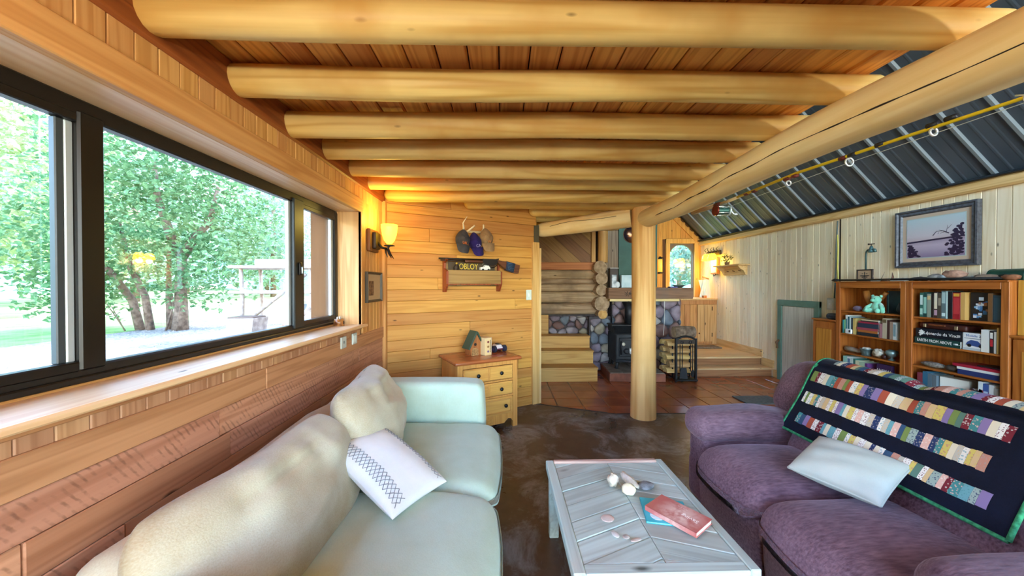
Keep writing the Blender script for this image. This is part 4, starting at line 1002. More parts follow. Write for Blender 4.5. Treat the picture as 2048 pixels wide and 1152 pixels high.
# ------------------------------------------------------------------ coffee table of reclaimed boards
W_WHITE = wood('whitewashed_pallet_wood', 'BCCCC2', 'A2ABA0', 'X', .8, 1.1, .5, .15, vary=.2, stain='A9A79A')
W_WHITEY = wood('whitewashed_rail_wood', 'BFCFC5', 'A0A99E', 'Y', .8, .4, .55, .15, vary=.12, stain='C2B8A4')
tx0, tx1, ty0, ty1, TZ = .268, .955, 1.28, 2.12, .43
tbn = thing('coffee_table', 'low whitewashed coffee table with chevron planks between the two sofas', 'table', ((tx0+tx1)/2, (ty0+ty1)/2, 0))
bx_, by_ = tbn.location.x, tbn.location.y
def tp(name, mat, x0, x1, y0, y1, z0, z1, c=.004): return MB().box(x0-bx_, x1-bx_, y0-by_, y1-by_, z0, z1, c).build(name, mat, tbn)
tp('rail', W_WHITEY, tx0-.01, tx0+.035, ty0, ty1, TZ-.05, TZ, .004); tp('rail', W_WHITEY, tx1-.04, tx1, ty0, ty1, TZ-.05, TZ, .004)
tp('rail', W_WHITE, tx0+.035, tx1-.04, ty0, ty0+.05, TZ-.035, TZ-.004, .004)
tp('rail', wood('weathered_edge', 'D9B9A6', 'B08C7A', 'X', 1, .3, .8, .4), tx0+.035, tx1-.04, ty1-.03, ty1, TZ-.035, TZ+.004, .004)
for a, b in ((tx0-.005, tx0+.14), (tx0+.142, tx1-.1), (tx1-.098, tx1)): tp('apron_strip', W_WHITE, a, b, ty0-.012, ty0+.004, TZ-.055, TZ-.024, .002)
tp('apron', W_WHITE, tx0+.05, tx1-.05, ty0, ty0+.025, .1, TZ-.058, .003); tp('apron', W_WHITE, tx0+.05, tx1-.05, ty1-.05, ty1-.025, .1, TZ-.058, .003)
tp('apron', W_WHITEY, tx0+.012, tx0+.035, ty0+.05, ty1-.08, .30, TZ-.05, .003); tp('apron', W_WHITEY, tx1-.04, tx1-.015, ty0+.05, ty1-.08, .15, TZ-.05, .003)
for x in (tx0+.005, tx1-.055):
    for y in (ty0, ty1-.06): tp('leg', W_WHITEY, x, x+.055, y, y+.055, 0, TZ-.05, .005)
tp('underboard', plain('6A5F54', .9), tx0+.03, tx1-.03, ty0+.04, ty1-.02, TZ-.04, TZ-.022, 0)
ix0, ix1, iy0, iy1 = tx0+.036, tx1-.041, ty0+.051, ty1-.031; xm = .62
ang_ = math.atan2(.123, .277)
for side in (0, 1):
    for k in range(-3, 12):
        a = ang_ if side == 0 else -math.atan2(.045, .124); w_ = .118
        base = ty0-.10+k*w_+.055
        lx = lambda x: base+(x-xm)*math.tan(a)
        xa, xb = (ix0, xm-.001) if side == 0 else (xm+.001, ix1)
        g = .0015
        p = [(xa, lx(xa)+g), (xb, lx(xb)+g), (xb, lx(xb)+w_-g), (xa, lx(xa)+w_-g)]
        p = clip(p, (0, -1), -iy0); p = clip(p, (0, 1), iy1) if len(p) > 2 else p
        if len(p) < 3: continue
        c0 = ((xa+xb)/2, sum(q[1] for q in p)/len(p)); ca, sa = math.cos(-a), math.sin(-a)
        q = [((x-c0[0])*ca-(y-c0[1])*sa, (x-c0[0])*sa+(y-c0[1])*ca) for x, y in p]
        s2 = shrink(q, .003); m = MB(); zt = R.uniform(-.0015, .0015)
        if len(s2) == len(q):
            n_ = len(q); m.add([(x, y, -.018) for x, y in q]+[(x, y, -.003+zt) for x, y in q]+[(x, y, zt) for x, y in s2], [(i, (i+1) % n_, n_+(i+1) % n_, n_+i) for i in range(n_)]+[(n_+i, n_+(i+1) % n_, 2*n_+(i+1) % n_, 2*n_+i) for i in range(n_)]+[tuple(range(2*n_, 3*n_))])
        else: m.prism(q, -.018, zt)
        m.build('chevron_plank', W_WHITE, tbn, False, (c0[0]-bx_, c0[1]-by_, TZ-.006), (0, 0, a))
TT = TZ-.004
def book(name, lab, c, w, h, t, rz_, cover, page='E9E6DC', group=None, extra=None):
    b = thing(name, lab, 'book', c, rz_, group)
    m = MB(); m.box(-w/2, w/2, -h/2, h/2, 0, .0025, .0008); m.box(-w/2, w/2, -h/2, h/2, t-.0025, t, .0008); m.box(-w/2, -w/2+.0025, -h/2, h/2, 0, t, .0008); m.build('cover', cover, b)
    MB().box(-w/2+.0025, w/2-.004, -h/2+.004, h/2-.004, .0025, t-.0025).build('pages', plain(page, .8), b)
    return b
TEAL = plain('3DB6C4', .4)
b = book('teal_booklet', 'thin teal booklet with white globe on the coffee table under the red book', (.752, 1.622, TT), .20, .185, .008, rad(-12), TEAL)
m = MB(); m.lathe([(0, 0), (.03, 0), (.03, .0006), (0, .0006)], 22, (-.045, -.045, .008)); m.build('globe_print', plain('DDEFEF', .5), b)
for k in range(-2, 3): MB().box(-.045-.027, -.045+.027, -.045+k*.01-.0006, -.045+k*.01+.0006, .0087, .009).build('globe_line', TEAL, b)
def redcover():
    t = NT('red_portrait_cover', .25, coat=.4); tc = t.n('TexCoord'); g = t.n('TexGradient', gradient_type='SPHERICAL'); mp = t.n('Mapping'); mp.inputs['Scale'].default_value = (8, 9, 1); mp.inputs['Location'].default_value = (.1, .15, 0)
    t.l(tc.outputs['Object'], mp.inputs[0]); t.l(mp.outputs[0], g.inputs[0]); nzz = t.noise(t.coords((1, 1, 1)), 28, 3)
    f = t.math('MULTIPLY', g.outputs[1], t.ramp(nzz, .3, .6)); return t.base(t.mix(f, col('C26C64'), col('F8DACA')))
b = book('red_book', 'red paperback with a pale figure on its cover lying on the teal booklet', (.787, 1.578, TT+.0085), .145, .235, .022, rad(36), redcover())
text('title_lettering', 'Saving', .03, plain('F2E2D8', .4), b, (.0, -.055, .0223), (0, 0, rad(90)), .0003)
text('author_lettering', '~ ~ ~ ~', .014, plain('E8CFC4', .4), b, (.045, .0, .0223), (0, 0, rad(90)), .0003)
# shells and stones on the table
SHELL = mottled('shell_white', 'E6E0D0', 'C9BCA4', 18, .6, .6); CHALK = mottled('cream_stone', 'EFE6C8', 'D6C8A0', 12, .8, .4)
def stone(name, lab, c, r, mat, sd, cat='stone', rz_=0, amp=.28, fr=2.2, group=None, n=16):
    m = MB(); m.ell((0, 0, 0), r, n, n*2//3, lambda d: 1+amp*nz((d.x*fr+sd, d.y*fr, d.z*fr)))
    zmin = min(v[2] for v in m.v); o = m.build(name, mat, None, True, (c[0], c[1], c[2]-zmin), (0, 0, rz_)); return tag(o, lab, cat, group)
stone('conch_shell', 'knobbly white shell left of the cream stone on the coffee table', (.578, 1.845, TT), (.032, .026, .03), SHELL, 2, 'shell', .4, .5, 3)
stone('cream_stone', 'smooth cream stone in front of the shells on the coffee table', (.632, 1.765, TT), (.036, .03, .027), CHALK, 5, 'stone', .2, .2)
stone('driftwood_piece', 'pale driftwood piece lying behind the cream stone on the table', (.668, 1.86, TT), (.026, .075, .018), SHELL, 9, 'driftwood', .2, .35, 2.5)
stone('grey_coral', 'flat grey coral piece right of the cream stone on the table', (.745, 1.83, TT), (.05, .035, .008), mottled('grey_coral', '9AA0A0', '6E7676', 30, .9, .6), 12, 'coral', .5, .4, 3)
for i, (x, y, rx, ry, c, lab) in enumerate(((.472, 1.585, .03, .027, 'D9C0B2', 'round pinkish flat shell on the left table planks'), (.474, 1.482, .014, .022, 'DDE0DA', 'small pale oval shell below the round pinkish one'),
        (.515, 1.467, .016, .014, 'A8988C', 'small brown pebble beside the pale oval shell'), (.55, 1.447, .026, .01, 'B79C8A', 'long thin brown pebble on the near table planks'))):
    stone('flat_shell', lab, (x, y, TT), (rx, ry, .003), mottled('shell_tint', c, 'C9BFB4', 25, .6, .2), i*3, 'shell', .3, .12)
# ------------------------------------------------------------------ chest of drawers against the back wall
def wbp(s, t, z=0):  # wall frame to world: s along the wall, t away from it
    return (-1.18+s*math.cos(BA)+t*math.sin(BA), 3.597+s*math.sin(BA)-t*math.cos(BA), z)
W_CH = wood('amber_pine_wood', 'DCA456', 'C68C42', 'Z', .9, .5, .35, .05, vary=.12); W_CHX = wood('amber_drawer_wood', 'E0AC5A', 'CC9448', 'X', .9, .5, .35, .05, vary=.15)
W_TOP = wood('red_pine_top', 'B8703C', '8E4C22', 'X', .8, .3, .2, .04, vary=.05, spec=.6)
cs = thing('chest_of_drawers', 'amber pine chest of drawers with black knobs against the golden wall', 'chest of drawers', wbp(.585, .02), BA)   # local -y faces the room
CW, CDp, CH = .665, .475, .735
for sx in (0, CW-.055):
    m = MB(); m.box(sx, sx+.055, -CDp, -CDp+.04, .0, CH-.035, .003); m.build('leg', W_CH, cs)
    m = MB(); m.box(sx, sx+.055, -.04, 0, 0, CH-.035, .003); m.build('leg', W_CH, cs)
for sx in (.006, CW-.024): MB().box(sx, sx+.018, -CDp+.04, -.04, .12, CH-.035, .002).build('side_panel', W_CH, cs)
for k in range(6): MB().box(.003, .007, -CDp+.05+k*.066, -CDp+.05+k*.066+.062, .13, CH-.04, .001).build('side_board', W_CH, cs)
MB().box(.02, CW-.02, -.03, -.02, .12, CH-.035).build('back_panel', W_CH, cs)
m = MB(); m.rbox((CW/2, -CDp/2-.012, CH-.018), (CW+.07, CDp+.055, .036), .016, 8, lambda u, p: (p.x, p.y-.02*(1-u.x**2)*(u.y < 0)*0, p.z)); m.build('top', W_TOP, cs, True, auto=50)
MB().box(.055, CW-.055, -CDp+.004, -CDp+.03, .655, CH-.036, .002).build('front_rail', W_CH, cs)
for z in (.505, .345): MB().box(.055, CW-.055, -CDp+.002, -CDp+.03, z-.018, z, .002).build('front_rail', W_CH, cs)
MB().box(.05, CW-.05, -CDp+.05, -.03, .14, .65).build('inner_case', DARK, cs)
KN = plain('2A2F33', .25, .7, name='pewter_knob')
for zi, (z0, z1) in enumerate(((.51, .65), (.35, .483))):
    dw = MB().box(.06, CW-.06, -CDp-.004, -CDp+.02, z0, z1, .004).build('drawer', W_CHX, cs)
    for x0, x1 in ((.07, CW/2-.012), (CW/2+.012, CW-.07)): MB().box(x0, x1, -CDp-.008, -CDp, z0+.01, z1-.01, .003).build('drawer_panel', W_CHX, dw)
    for x in (CW/2, ): MB().box(x-.004, x+.004, -CDp-.0075, -CDp, z0+.004, z1-.004, .001).build('divider_bead', W_CH, dw)
    for x in (.21, CW-.20):
        m = MB(); m.cyl((x, -CDp-.004, (z0+z1)/2), (x, -CDp-.022, (z0+z1)/2), .009, .007, 8); m.ell((x, -CDp-.03, (z0+z1)/2), (.02, .013, .02), 12, 8); m.build('knob', KN, dw, True)
dw = MB().box(.06, CW-.06, -CDp-.004, -CDp+.02, .15, .325, .004).build('drawer', W_CHX, cs)
m = MB()
for a in ((.075, CW-.075, .295, .312), (.075, CW-.075, .163, .18), (.075, .092, .163, .312), (CW-.092, CW-.075, .163, .312)): m.box(a[0], a[1], -CDp-.012, -CDp-.002, a[2], a[3], .004)
m.build('panel_moulding', W_CHX, dw)
for x in (.15, CW-.15): m = MB(); m.cyl((x, -CDp-.004, .24), (x, -CDp-.022, .24), .009, .007, 8); m.ell((x, -CDp-.03, .24), (.02, .013, .02), 12, 8); m.build('knob', KN, dw, True)
m = MB()
pl_ = [(.055, .148), (.055, .06), (.075, .09), (.11, .095), (.14, .07), (.155, .055), (CW-.155, .055), (CW-.14, .07), (CW-.11, .095), (CW-.075, .09), (CW-.055, .06), (CW-.055, .148)]
m.prism(pl_, -CDp+.004, -CDp+.024, 'Y'); m.build('skirt', W_CH, cs)
for i in range(5): MB().box(CW/2-.045+i*.02, CW/2-.033+i*.02, -CDp+.001, -CDp+.006, .07, .12, .002).build('skirt_flute', W_CHX, cs)
# birdhouse, book block and toy car on the chest
bh = thing('birdhouse', 'small wooden birdhouse with dark green roof on the chest of drawers', 'birdhouse', wbp(.87, .20, CH), BA+rad(8))
m = MB(); hw = .10; m.prism([(-hw*.62, .0), (hw*.62, 0), (hw*.78, .09), (0, .235), (-hw*.78, .09)], -.07, .05, 'Y'); m.build('body', wood('birdhouse_wood', 'B57A42', '8C5426', 'Z', .9, .3), bh)
for s_ in (-1, 1):
    m = MB(); L_ = .21; m.box(0, L_, -.085, .065, 0, .016, .003); a = math.atan2(.145, .078)
    o = m.build('roof', plain('2F4A3A', .55), bh, False, (0, 0, .235+.006), (0, (math.pi-a)*1 if s_ < 0 else a, 0))
    if s_ < 0: o.rotation_euler = (0, math.pi-a, 0); o.location = (0-.0, 0, .255)
m = MB(); m.lathe([(0, 0), (.016, 0), (.016, .003), (0, .003)], 14); m.build('entry_hole', DARK, bh, False, (-.012, -.0695, .115), (rad(90), 0, 0))
m = MB(); m.prism([(-.055, .0), (.02, 0), (.02, .06), (-.01, .085), (-.055, .07)], -.08, -.071, 'Y'); m.build('woven_front', mottled('woven_cane', 'B98F5A', '7C5A34', 70, .8, .5), bh)
bk = thing('upright_hymn_book', 'upright cream printed block book beside the birdhouse on the chest', 'book', wbp(.985, .26, CH), BA+rad(12))
MB().box(-.052, .030, -.07, .07, 0, .185, .003).build('cover', plain('E2C690', .6), bk); MB().box(.031, .034, -.07, .07, 0, .185, .001).build('spine', plain('EADFC4', .6), bk)
for k in range(3):
    m = MB(); m.ell((-.012, -.0715, .04+.05*k), (.014, .002, .012), 8, 5); m.build('print_mark', plain(('7A5A8A', '9A6A3A', '8A3A3A')[k], .6), bk)
for k in range(11): MB().box(.012, .022, -.0725, -.0695, .03+.012*k, .037+.012*k, 0).build('spine_print', plain('4A3A2A', .6), bk)
tcr = thing('toy_car', 'white toy car with big blue black wheels on the chest of drawers', 'toy car', wbp(1.175, .17, CH), BA+rad(6))
m = MB(); m.rbox((0, 0, .055), (.085, .12, .045), .014, 6, lambda u, p: (p.x*(1-.15*(u.z > 0)), p.y*(1-.25*(u.z > 0)), p.z)); m.build('body', plain('D9D6DA', .3), tcr, True)
MB().rbox((0, -.005, .083), (.035, .05, .016), .006, 4).build('cockpit', plain('1B1C22', .3), tcr, True)
MB().box(-.035, .035, -.066, -.05, .025, .04, .003).build('bumper', plain('5A2238', .5), tcr)
for sx in (-.065, .065):
    for sy in (-.045, .05):
        m = MB(); m.tube([(sx-.018, sy, .036), (sx-.014, sy, .036), (sx+.014, sy, .036), (sx+.018, sy, .036)], [.03, .036, .036, .03], 18); w_ = m.build('wheel', plain('1D2238', .6), tcr, True, auto=40)
        m = MB(); m.cyl((sx-.019, sy, .036), (sx+.019, sy, .036), .014, .014, 10); m.build('hub', plain('2E3A6E', .4), w_)
# ------------------------------------------------------------------ bookcases on the right wall (local x along the wall towards the camera, local y towards the wall)
W_BC = wood('cherry_bookcase_wood', 'B8702F', '8C4B1A', 'Z', .8, .3, .4, .05, vary=.08); W_BCX = wood('cherry_shelf_wood', 'B9722F', '8E4E1C', 'X', .8, .3, .35, .05, vary=.06)
BF, BT = 4.05, 1.515
def bookcase(lab, y0, y1, zs):
    t = thing('bookcase', lab, 'bookcase', (BF, y1, 0), rad(-90)); W_ = y1-y0; D_ = .285
    # local x: 0 at the far end, W_ at the near end; local y: 0 front, D_ at the wall
    for a in (0, W_-.02): MB().box(a, a+.02, .015, D_, 0, BT-.012, .002).build('side_panel', W_BC, t)
    for a, b in ((0, .055), (W_-.05, W_)): MB().box(a, b, 0, .018, 0, BT-.012, .003).build('face_stile', W_BC, t)
    MB().box(.055, W_-.05, 0, .018, 1.44, BT-.012, .003).build('top_rail', W_BCX, t)
    MB().box(.055, W_-.05, 0, .018, 0, .09, .003).build('base_rail', W_BCX, t)
    MB().box(-.005 if y1 > 4 else .001, W_-.001, -.012, D_, BT-.014, BT, .003).build('top', W_BCX, t)
    for k in range(5): a = .02+k*(W_-.04)/5; MB().box(a, a+(W_-.04)/5-.001, D_-.02, D_-.005, .02, BT-.02, .001).build('back_board', W_BC, t)
    for z in zs: MB().box(.02, W_-.02, .012, D_-.02, z-.018, z, .002).build('shelf', W_BCX, t)
    return t
LZ = (1.17, .903, .678, .43, .09); RZ = (1.166, .907, .685, .43, .09)
bookcase('cherry wood bookcase nearer the green hatch, with a stuffed toy on top shelf', 3.486, 4.24, LZ)
bookcase('cherry wood bookcase nearer the camera, holding big flat atlases', 2.75, 3.484, RZ)
SX = 4.075   # front of the books
def vbook(lab, y, z, w, h, c, d=.17, fx=0, band=None, lean=0, page='E4DFD2', name='book', group=None):
    """upright book: spine faces the room; y is the far edge of the spine, it extends w towards the camera"""
    t = thing(name, lab, 'book', (SX+fx, y, z), (lean, 0, rad(-90)) if not lean else Matrix.Rotation(rad(-90), 4, 'Z').to_euler(), group)
    if lean: t.rotation_euler = (Matrix.Rotation(rad(-90), 4, 'Z') @ Matrix.Rotation(lean, 4, 'Y')).to_euler()
    m = MB(); m.box(.0005, .0025, 0, d, 0, h, .0008); m.box(w-.0025, w-.0005, 0, d, 0, h, .0008); m.box(.0005, w-.0005, 0, .003, 0, h, .001); m.build('cover', plain(c, .4), t)
    MB().box(.0025, w-.0025, .003, d-.003, .003, h-.004).build('pages', plain(page, .8), t)
    if band:
        for (a, b, bc) in band: MB().box(w*.12, w*.88, -.0006, .0012, h*a, h*b).build('spine_print', plain(bc, .4), t)
    return t
def hbook(lab, y0, y1, z, t_, c, d=.2, fx=0, page='E4DFD2', rot=0, spine=True):
    t = thing('book', lab, 'book', (SX+fx, y1, z), rad(-90)+rot); L_ = y1-y0
    m = MB(); m.box(0, L_, 0, d, 0, .002, .0008); m.box(0, L_, 0, d, t_-.002, t_, .0008)
    if spine: m.box(0, L_, 0, .003, 0, t_, .001)
    else: m.box(0, .003, 0, d, 0, t_, .001)
    m.build('cover', plain(c, .4), t); MB().box(.003, L_-.003, .003, d-.003, .002, t_-.002).build('pages', plain(page, .8), t); return t
WH = 'E9E6DE'
# near bookcase, top shelf
Y = 3.385
for w, h, c, band, lab in ((.028, .235, '2F6A5E', [(.1, .35, 'A9D8CC'), (.5, .9, 'CFE6E0')], 'green and white spined book at the far end of the near bookcase top shelf'),
    (.03, .24, '1E4A44', [(.15, .8, '8FC7B8')], 'dark teal book second from the far end on the near top shelf'),
    (.032, .225, '8E9C8C', [(.75, .92, 'D8C08A')], 'sage green book third on the near bookcase top shelf'),
    (.02, .23, '231C1A', None, 'narrow black book beside the sage green one'),
    (.03, .245, '3A2420', [(.1, .3, 'C7A0B4'), (.35, .95, 'E9DFC6')], 'dark book with a cream and pink spine label on the top shelf'),
    (.026, .235, '4A4238', [(.5, .8, '9A8F7C')], 'dull brown book left of the grey white one'),
    (.034, .255, '5E7478', [(.08, .2, 'D8ECEC'), (.55, .95, 'A9C4C4')], 'grey blue book with white bands, tallest on the top shelf'),
    (.012, .25, 'C9E2DA', None, 'thin pale green book beside the tall grey blue one'),
    (.034, .25, '14181F', None, 'plain black book left of the red volume'),
    (.055, .24, 'A8242C', [(.86, .97, 'D9A840'), (.2, .8, 'C23A40')], 'thick red volume with gold spine head on the near top shelf'),
    (.032, .245, 'D8A85E', None, 'tan spined book right of the thick red volume')):
    vbook(lab, Y, RZ[0], w, h, c, band=band); Y -= w+.001
b = thing('book', 'big black book with blue and white cover picture facing out on the top shelf', 'book', (SX+.03, 3.028, RZ[0]), rad(-90)+rad(6))
MB().box(0, .125, 0, .03, 0, .245, .002).build('cover', plain('15171C', .4), b)
for k in range(22): MB().rbox((.045+R.uniform(-.02, .06), -.0015, .03+R.random()**1.3*.16), (R.uniform(.012, .03), .003, R.uniform(.012, .035)), .001, 3).build('cover_print', plain(R.choice(['7FB4DA', 'C9DCE8', '3F78B0', 'A86E4A', '4A5AA0', 'E2E6EA']), .4), b)
for k in range(6): MB().box(.113, .122, -.001, .002, .07+.025*k, .085+.025*k).build('spine_print', plain('D8B04A', .4), b)
vbook('brown cloth book leaning near the right end of the top shelf', 2.895, RZ[0], .03, .24, '7A5634')
vbook('dark blue grey album right of the brown cloth book', 2.863, RZ[0], .05, .225, '27404C', band=[(.1, .9, '2F4C58')])
vbook('black and lime striped magazine at the right end of the top shelf', 2.812, RZ[0], .018, .21, '2A3A24', band=[(.1, .9, 'C6D24A')])
# near bookcase second shelf: flat atlases, case, picture book
PW = plain('F2F2EE', .4)
bA = hbook('wide dark green atlas with white title lying flat on second shelf', 3.072, 3.425, RZ[1], .062, '0F3D38', .24)
bA_t = text('title_lettering', 'EARTH FROM ABOVE', .040, PW, bA, (.158, -.0008, .034), (rad(90), 0, 0), .0005, sx=.72)
for a, b_ in ((.308, .311), (.317, .338), (.342, .349)): MB().box(a, b_, -.001, .001, .026, .04 if a < .33 else .031).build('spine_print', PW, bA)
bL = hbook('thick black art book lying flat on the dark green atlas', 3.06, 3.42, RZ[1]+.0625, .085, '0E1622', .24, .004)
text('title_lettering', 'Leonardo da Vinci', .040, PW, bL, (.20, -.0008, .044), (rad(90), 0, 0), .0005, sx=.9)
m = MB()
for k in range(14): a = k*.8; m.ell((.05+.02*math.cos(a)*(k/14), -.0005, .044+.03*math.sin(a)*(k/14)), (.008, .0015, .008), 6, 4)
m.build('spine_emblem', PW, bL); text('spine_lettering', 'III', .03, PW, bL, (.335, -.0008, .044), (rad(90), 0, 0), .0005); MB().box(.098, .101, -.001, .001, .025, .06).build('spine_print', PW, bL)
cse = thing('brown_case', 'brown leather case with brass buckles lying on the black art book', 'case', (SX+.02, 3.42, RZ[1]+.148), rad(-90))
m = MB(); m.rbox((.19, .09, .03), (.36, .17, .058), .02, 8); m.build('body', mottled('brown_leather', '4E241C', '35160F', 30, .45, .2), cse, True)
for x in (.06, .30): MB().box(x-.012, x+.012, -.002, .01, .012, .045, .002).build('buckle', plain('A89878', .35, .7), cse)
m = MB(); m.rbox((.16, .0, .04), (.13, .02, .016), .007, 5); m.build('handle', mottled('tan_leather', '8A4A22', '5E2E12', 30, .5, .2), cse, True)
b = thing('book', 'white paperback with a blue car picture standing on second shelf', 'book', (SX+.005, 3.058, RZ[1]), rad(-90))
MB().box(0, .165, 0, .02, 0, .15, .002).build('cover', plain('E6E8E8', .4), b)
m = MB(); m.prism([(.02, .045), (.145, .03), (.15, .05), (.12, .062), (.10, .085), (.055, .09), (.03, .07)], -.0015, .001, 'Y'); m.build('car_print', plain('34508A', .4), b)
for x in (.045, .12): m = MB(); m.lathe([(0, 0), (.014, 0), (.014, .002), (0, .002)], 12); m.build('wheel_print', plain('1A1C22', .4), b, False, (x, 0, .042), (rad(90), 0, 0))
for a in ((.0, .165, .0, .02, 'BFC8CC'), (.01, .155, .1, .106, '8A98A0')): MB().box(a[0], a[1], -.001, .001, a[2], a[3]).build('cover_print', plain(a[4], .4), b)
text('title_lettering', 'Mobile 228', .028, plain('3F6FA8', .4), b, (.085, -.0008, .126), (rad(90), 0, 0), .0004)
vbook('wide white book standing right of the blue car paperback', 2.935+.0, RZ[1], .05, .19, 'E4E4DC', fx=.0)
vbook('black book with red and white spine near the right end of second shelf', 2.880, RZ[1], .022, .185, '17181C', band=[(.3, .62, 'C23038'), (.66, .92, 'E8E6E0')])
vbook('thin white book at the right end of second shelf', 2.855, RZ[1], .014, .18, 'DEDCD4')
vbook('narrow yellowish book pressed to the right side of second shelf', 2.838, RZ[1], .012, .215, 'C9A860')
# third shelf: fossil board, car model, flat folders
def stn(*a, **k): return stone(*a, **k)
GREYST = mottled('grey_fossil', '9A948C', '6E6862', 24, .85, .5); TANST = mottled('tan_rock', 'A98F78', '7C6552', 14, .85, .5); DKST = mottled('dark_rock', '5A5048', '38302A', 16, .85, .5)
stn('fossil_slab', 'long grey fossil slab on the near bookcase third shelf', (4.13, 3.31, RZ[2]), (.04, .105, .026), mottled('banded_fossil', '9E978C', '5E574E', 60, .85, .6), 3, 'fossil', 0, .12, 1.5)
stn('dark_fossil', 'small dark rock beside the long grey fossil slab', (4.12, 3.165, RZ[2]), (.03, .05, .028), DKST, 8, 'rock', 0, .3, 3)
hbook('thick navy binder lowest in the flat pile on third shelf', 2.82, 3.09, RZ[2], .042, '24356A', .22); hbook('white folder in the middle of the flat pile on third shelf', 2.82, 3.095, RZ[2]+.0425, .022, 'E6E6E0', .22)
hbook('crimson folder on top of the flat pile on third shelf', 2.815, 3.125, RZ[2]+.065, .024, 'A82038', .22); hbook('thin black tablet lying on the crimson folder', 2.83, 2.98, RZ[2]+.0895, .008, '22242A', .15, .03)
# fourth shelf
Y = 3.40
for w, h, c, lab in ((.045, .19, '8A3A48', 'maroon book at the far end of the near bookcase fourth shelf'), (.04, .21, '2F6C8A', 'blue book right of the maroon one on fourth shelf'), (.034, .2, '5A7280', 'grey blue book right of the blue one on fourth shelf'), (.034, .195, '64747C', 'second grey blue book on fourth shelf')):
    vbook(lab, Y, RZ[3], w, h, c); Y -= w+.001
b = thing('white_box', 'open white carton on the near bookcase fourth shelf', 'box', (SX+.02, 3.235, RZ[3]), rad(-78)); MB().box(0, .19, 0, .12, 0, .19, .003).build('carton', plain('DCDCD2', .7), b); m = MB(); m.prism([(.02, .04), (.17, .03), (.17, .12)], -.002, .001, 'Y'); m.build('printed_triangle', plain('9AA8A4', .6), b)
vbook('black book leaning against the pink box on fourth shelf', 3.07, RZ[3], .03, .17, '3A2A30', lean=rad(28)); 
vbook('pink red boxed book leaning on fourth shelf', 3.0, RZ[3], .07, .17, 'B03A50', lean=rad(20))
Y = 2.95
for w, h, c, band, lab in ((.03, .22, 'DDE8E8', None, 'white book right of the pink box on fourth shelf'), (.036, .21, '3A5A9A', [(.3, .7, 'A9C0DC')], 'blue white spined book on fourth shelf'), (.03, .21, 'D6DAD8', [(.0, .45, '2A3038')], 'white and black spined book on fourth shelf'), (.03, .19, '9AA09A', None, 'grey book at the right end of fourth shelf')):
    vbook(lab, Y, RZ[3], w, h, c, band=band); Y -= w+.001
# far bookcase, top shelf: antler block, green bear, dark pictures
stn('amethyst_rock', 'small lilac rock at the far end of the top shelf', (4.14, 4.06, LZ[0]), (.03, .05, .03), mottled('lilac_rock', 'A99AB4', '7C6E8C', 20, .6, .4), 4, 'rock', 0, .2, 3)
fk = thing('forked_wood', 'varnished forked wooden branch standing on the far bookcase top shelf', 'wood carving', (4.17, 3.9, LZ[0]))
m = MB(); m.tube([(0, .0, 0), (0, .03, .08), (0, .07, .15), (0, .09, .235)], [.035, .032, .03, .034], 10); m.tube([(0, .0, .03), (0, -.04, .12), (0, -.10, .19), (0, -.13, .225)], [.03, .026, .022, .02], 10); m.build('branch', wood('varnished_branch', 'C88A44', '9A5C22', 'Z', .9, .3, .25), fk, True)
GB = fabric('mint_plush', '9EE0C4', '6CC4A0', 120, 6, sheen=.8, bump=.4)
br = thing('green_bear', 'mint green stuffed bear sitting on the far bookcase top shelf', 'stuffed toy', (4.10, 3.80, LZ[0]))
m = MB(); m.ell((0, 0, .06), (.045, .055, .062), 16, 10); m.build('body', GB, br, True)
m = MB(); m.ell((-.005, .01, .145), (.04, .046, .042), 16, 10); m.build('head', GB, br, True)
m = MB(); m.ell((-.04, .015, .135), (.02, .022, .016), 10, 8); m.build('muzzle', GB, br, True)
for sy in (-.035, .05): m = MB(); m.ell((0, sy, .182), (.012, .016, .016), 10, 6); m.build('ear', GB, br, True)
for sy in (-.005, .03): m = MB(); m.ell((-.04, sy, .155), .0045, 8, 6); m.build('eye', DARK, br, True)
for sy, e in ((-.05, -.09), (.05, .10)): m = MB(); m.tube([(-.01, sy*.8, .09), (-.03, e*.85, .055), (-.04, e, .02)], [.02, .02, .018], 10); m.ell((-.04, e, .02), .019, 10, 6); m.build('arm', GB, br, True)
for sy in (-.045, .05): m = MB(); m.tube([(-.01, sy*.7, .025), (-.06, sy*1.2, .024)], [.028, .024], 10); m.ell((-.062, sy*1.2, .026), (.02, .025, .026), 10, 6); m.build('leg', GB, br, True)
b = thing('dark_picture', 'dark blue framed panel leaning behind the mint bear', 'picture', (4.2, 3.80, LZ[0]), rad(-90)); MB().box(0, .25, 0, .015, 0, .24, .002).build('panel', mottled('midnight_print', '1C2630', '3A4E5C', 6, .3, 0), b); MB().box(.018, .022, -.002, .0, 0, .24).build('frame_edge', plain('6AA898', .4), b)
stn('dark_box_fossil', 'blackish lump behind the right stile of the far bookcase top shelf', (4.14, 3.585, LZ[0]), (.05, .05, .06), mottled('charcoal_lump', '22262C', '3A4450', 12, .5, .4), 7, 'rock', 0, .2)
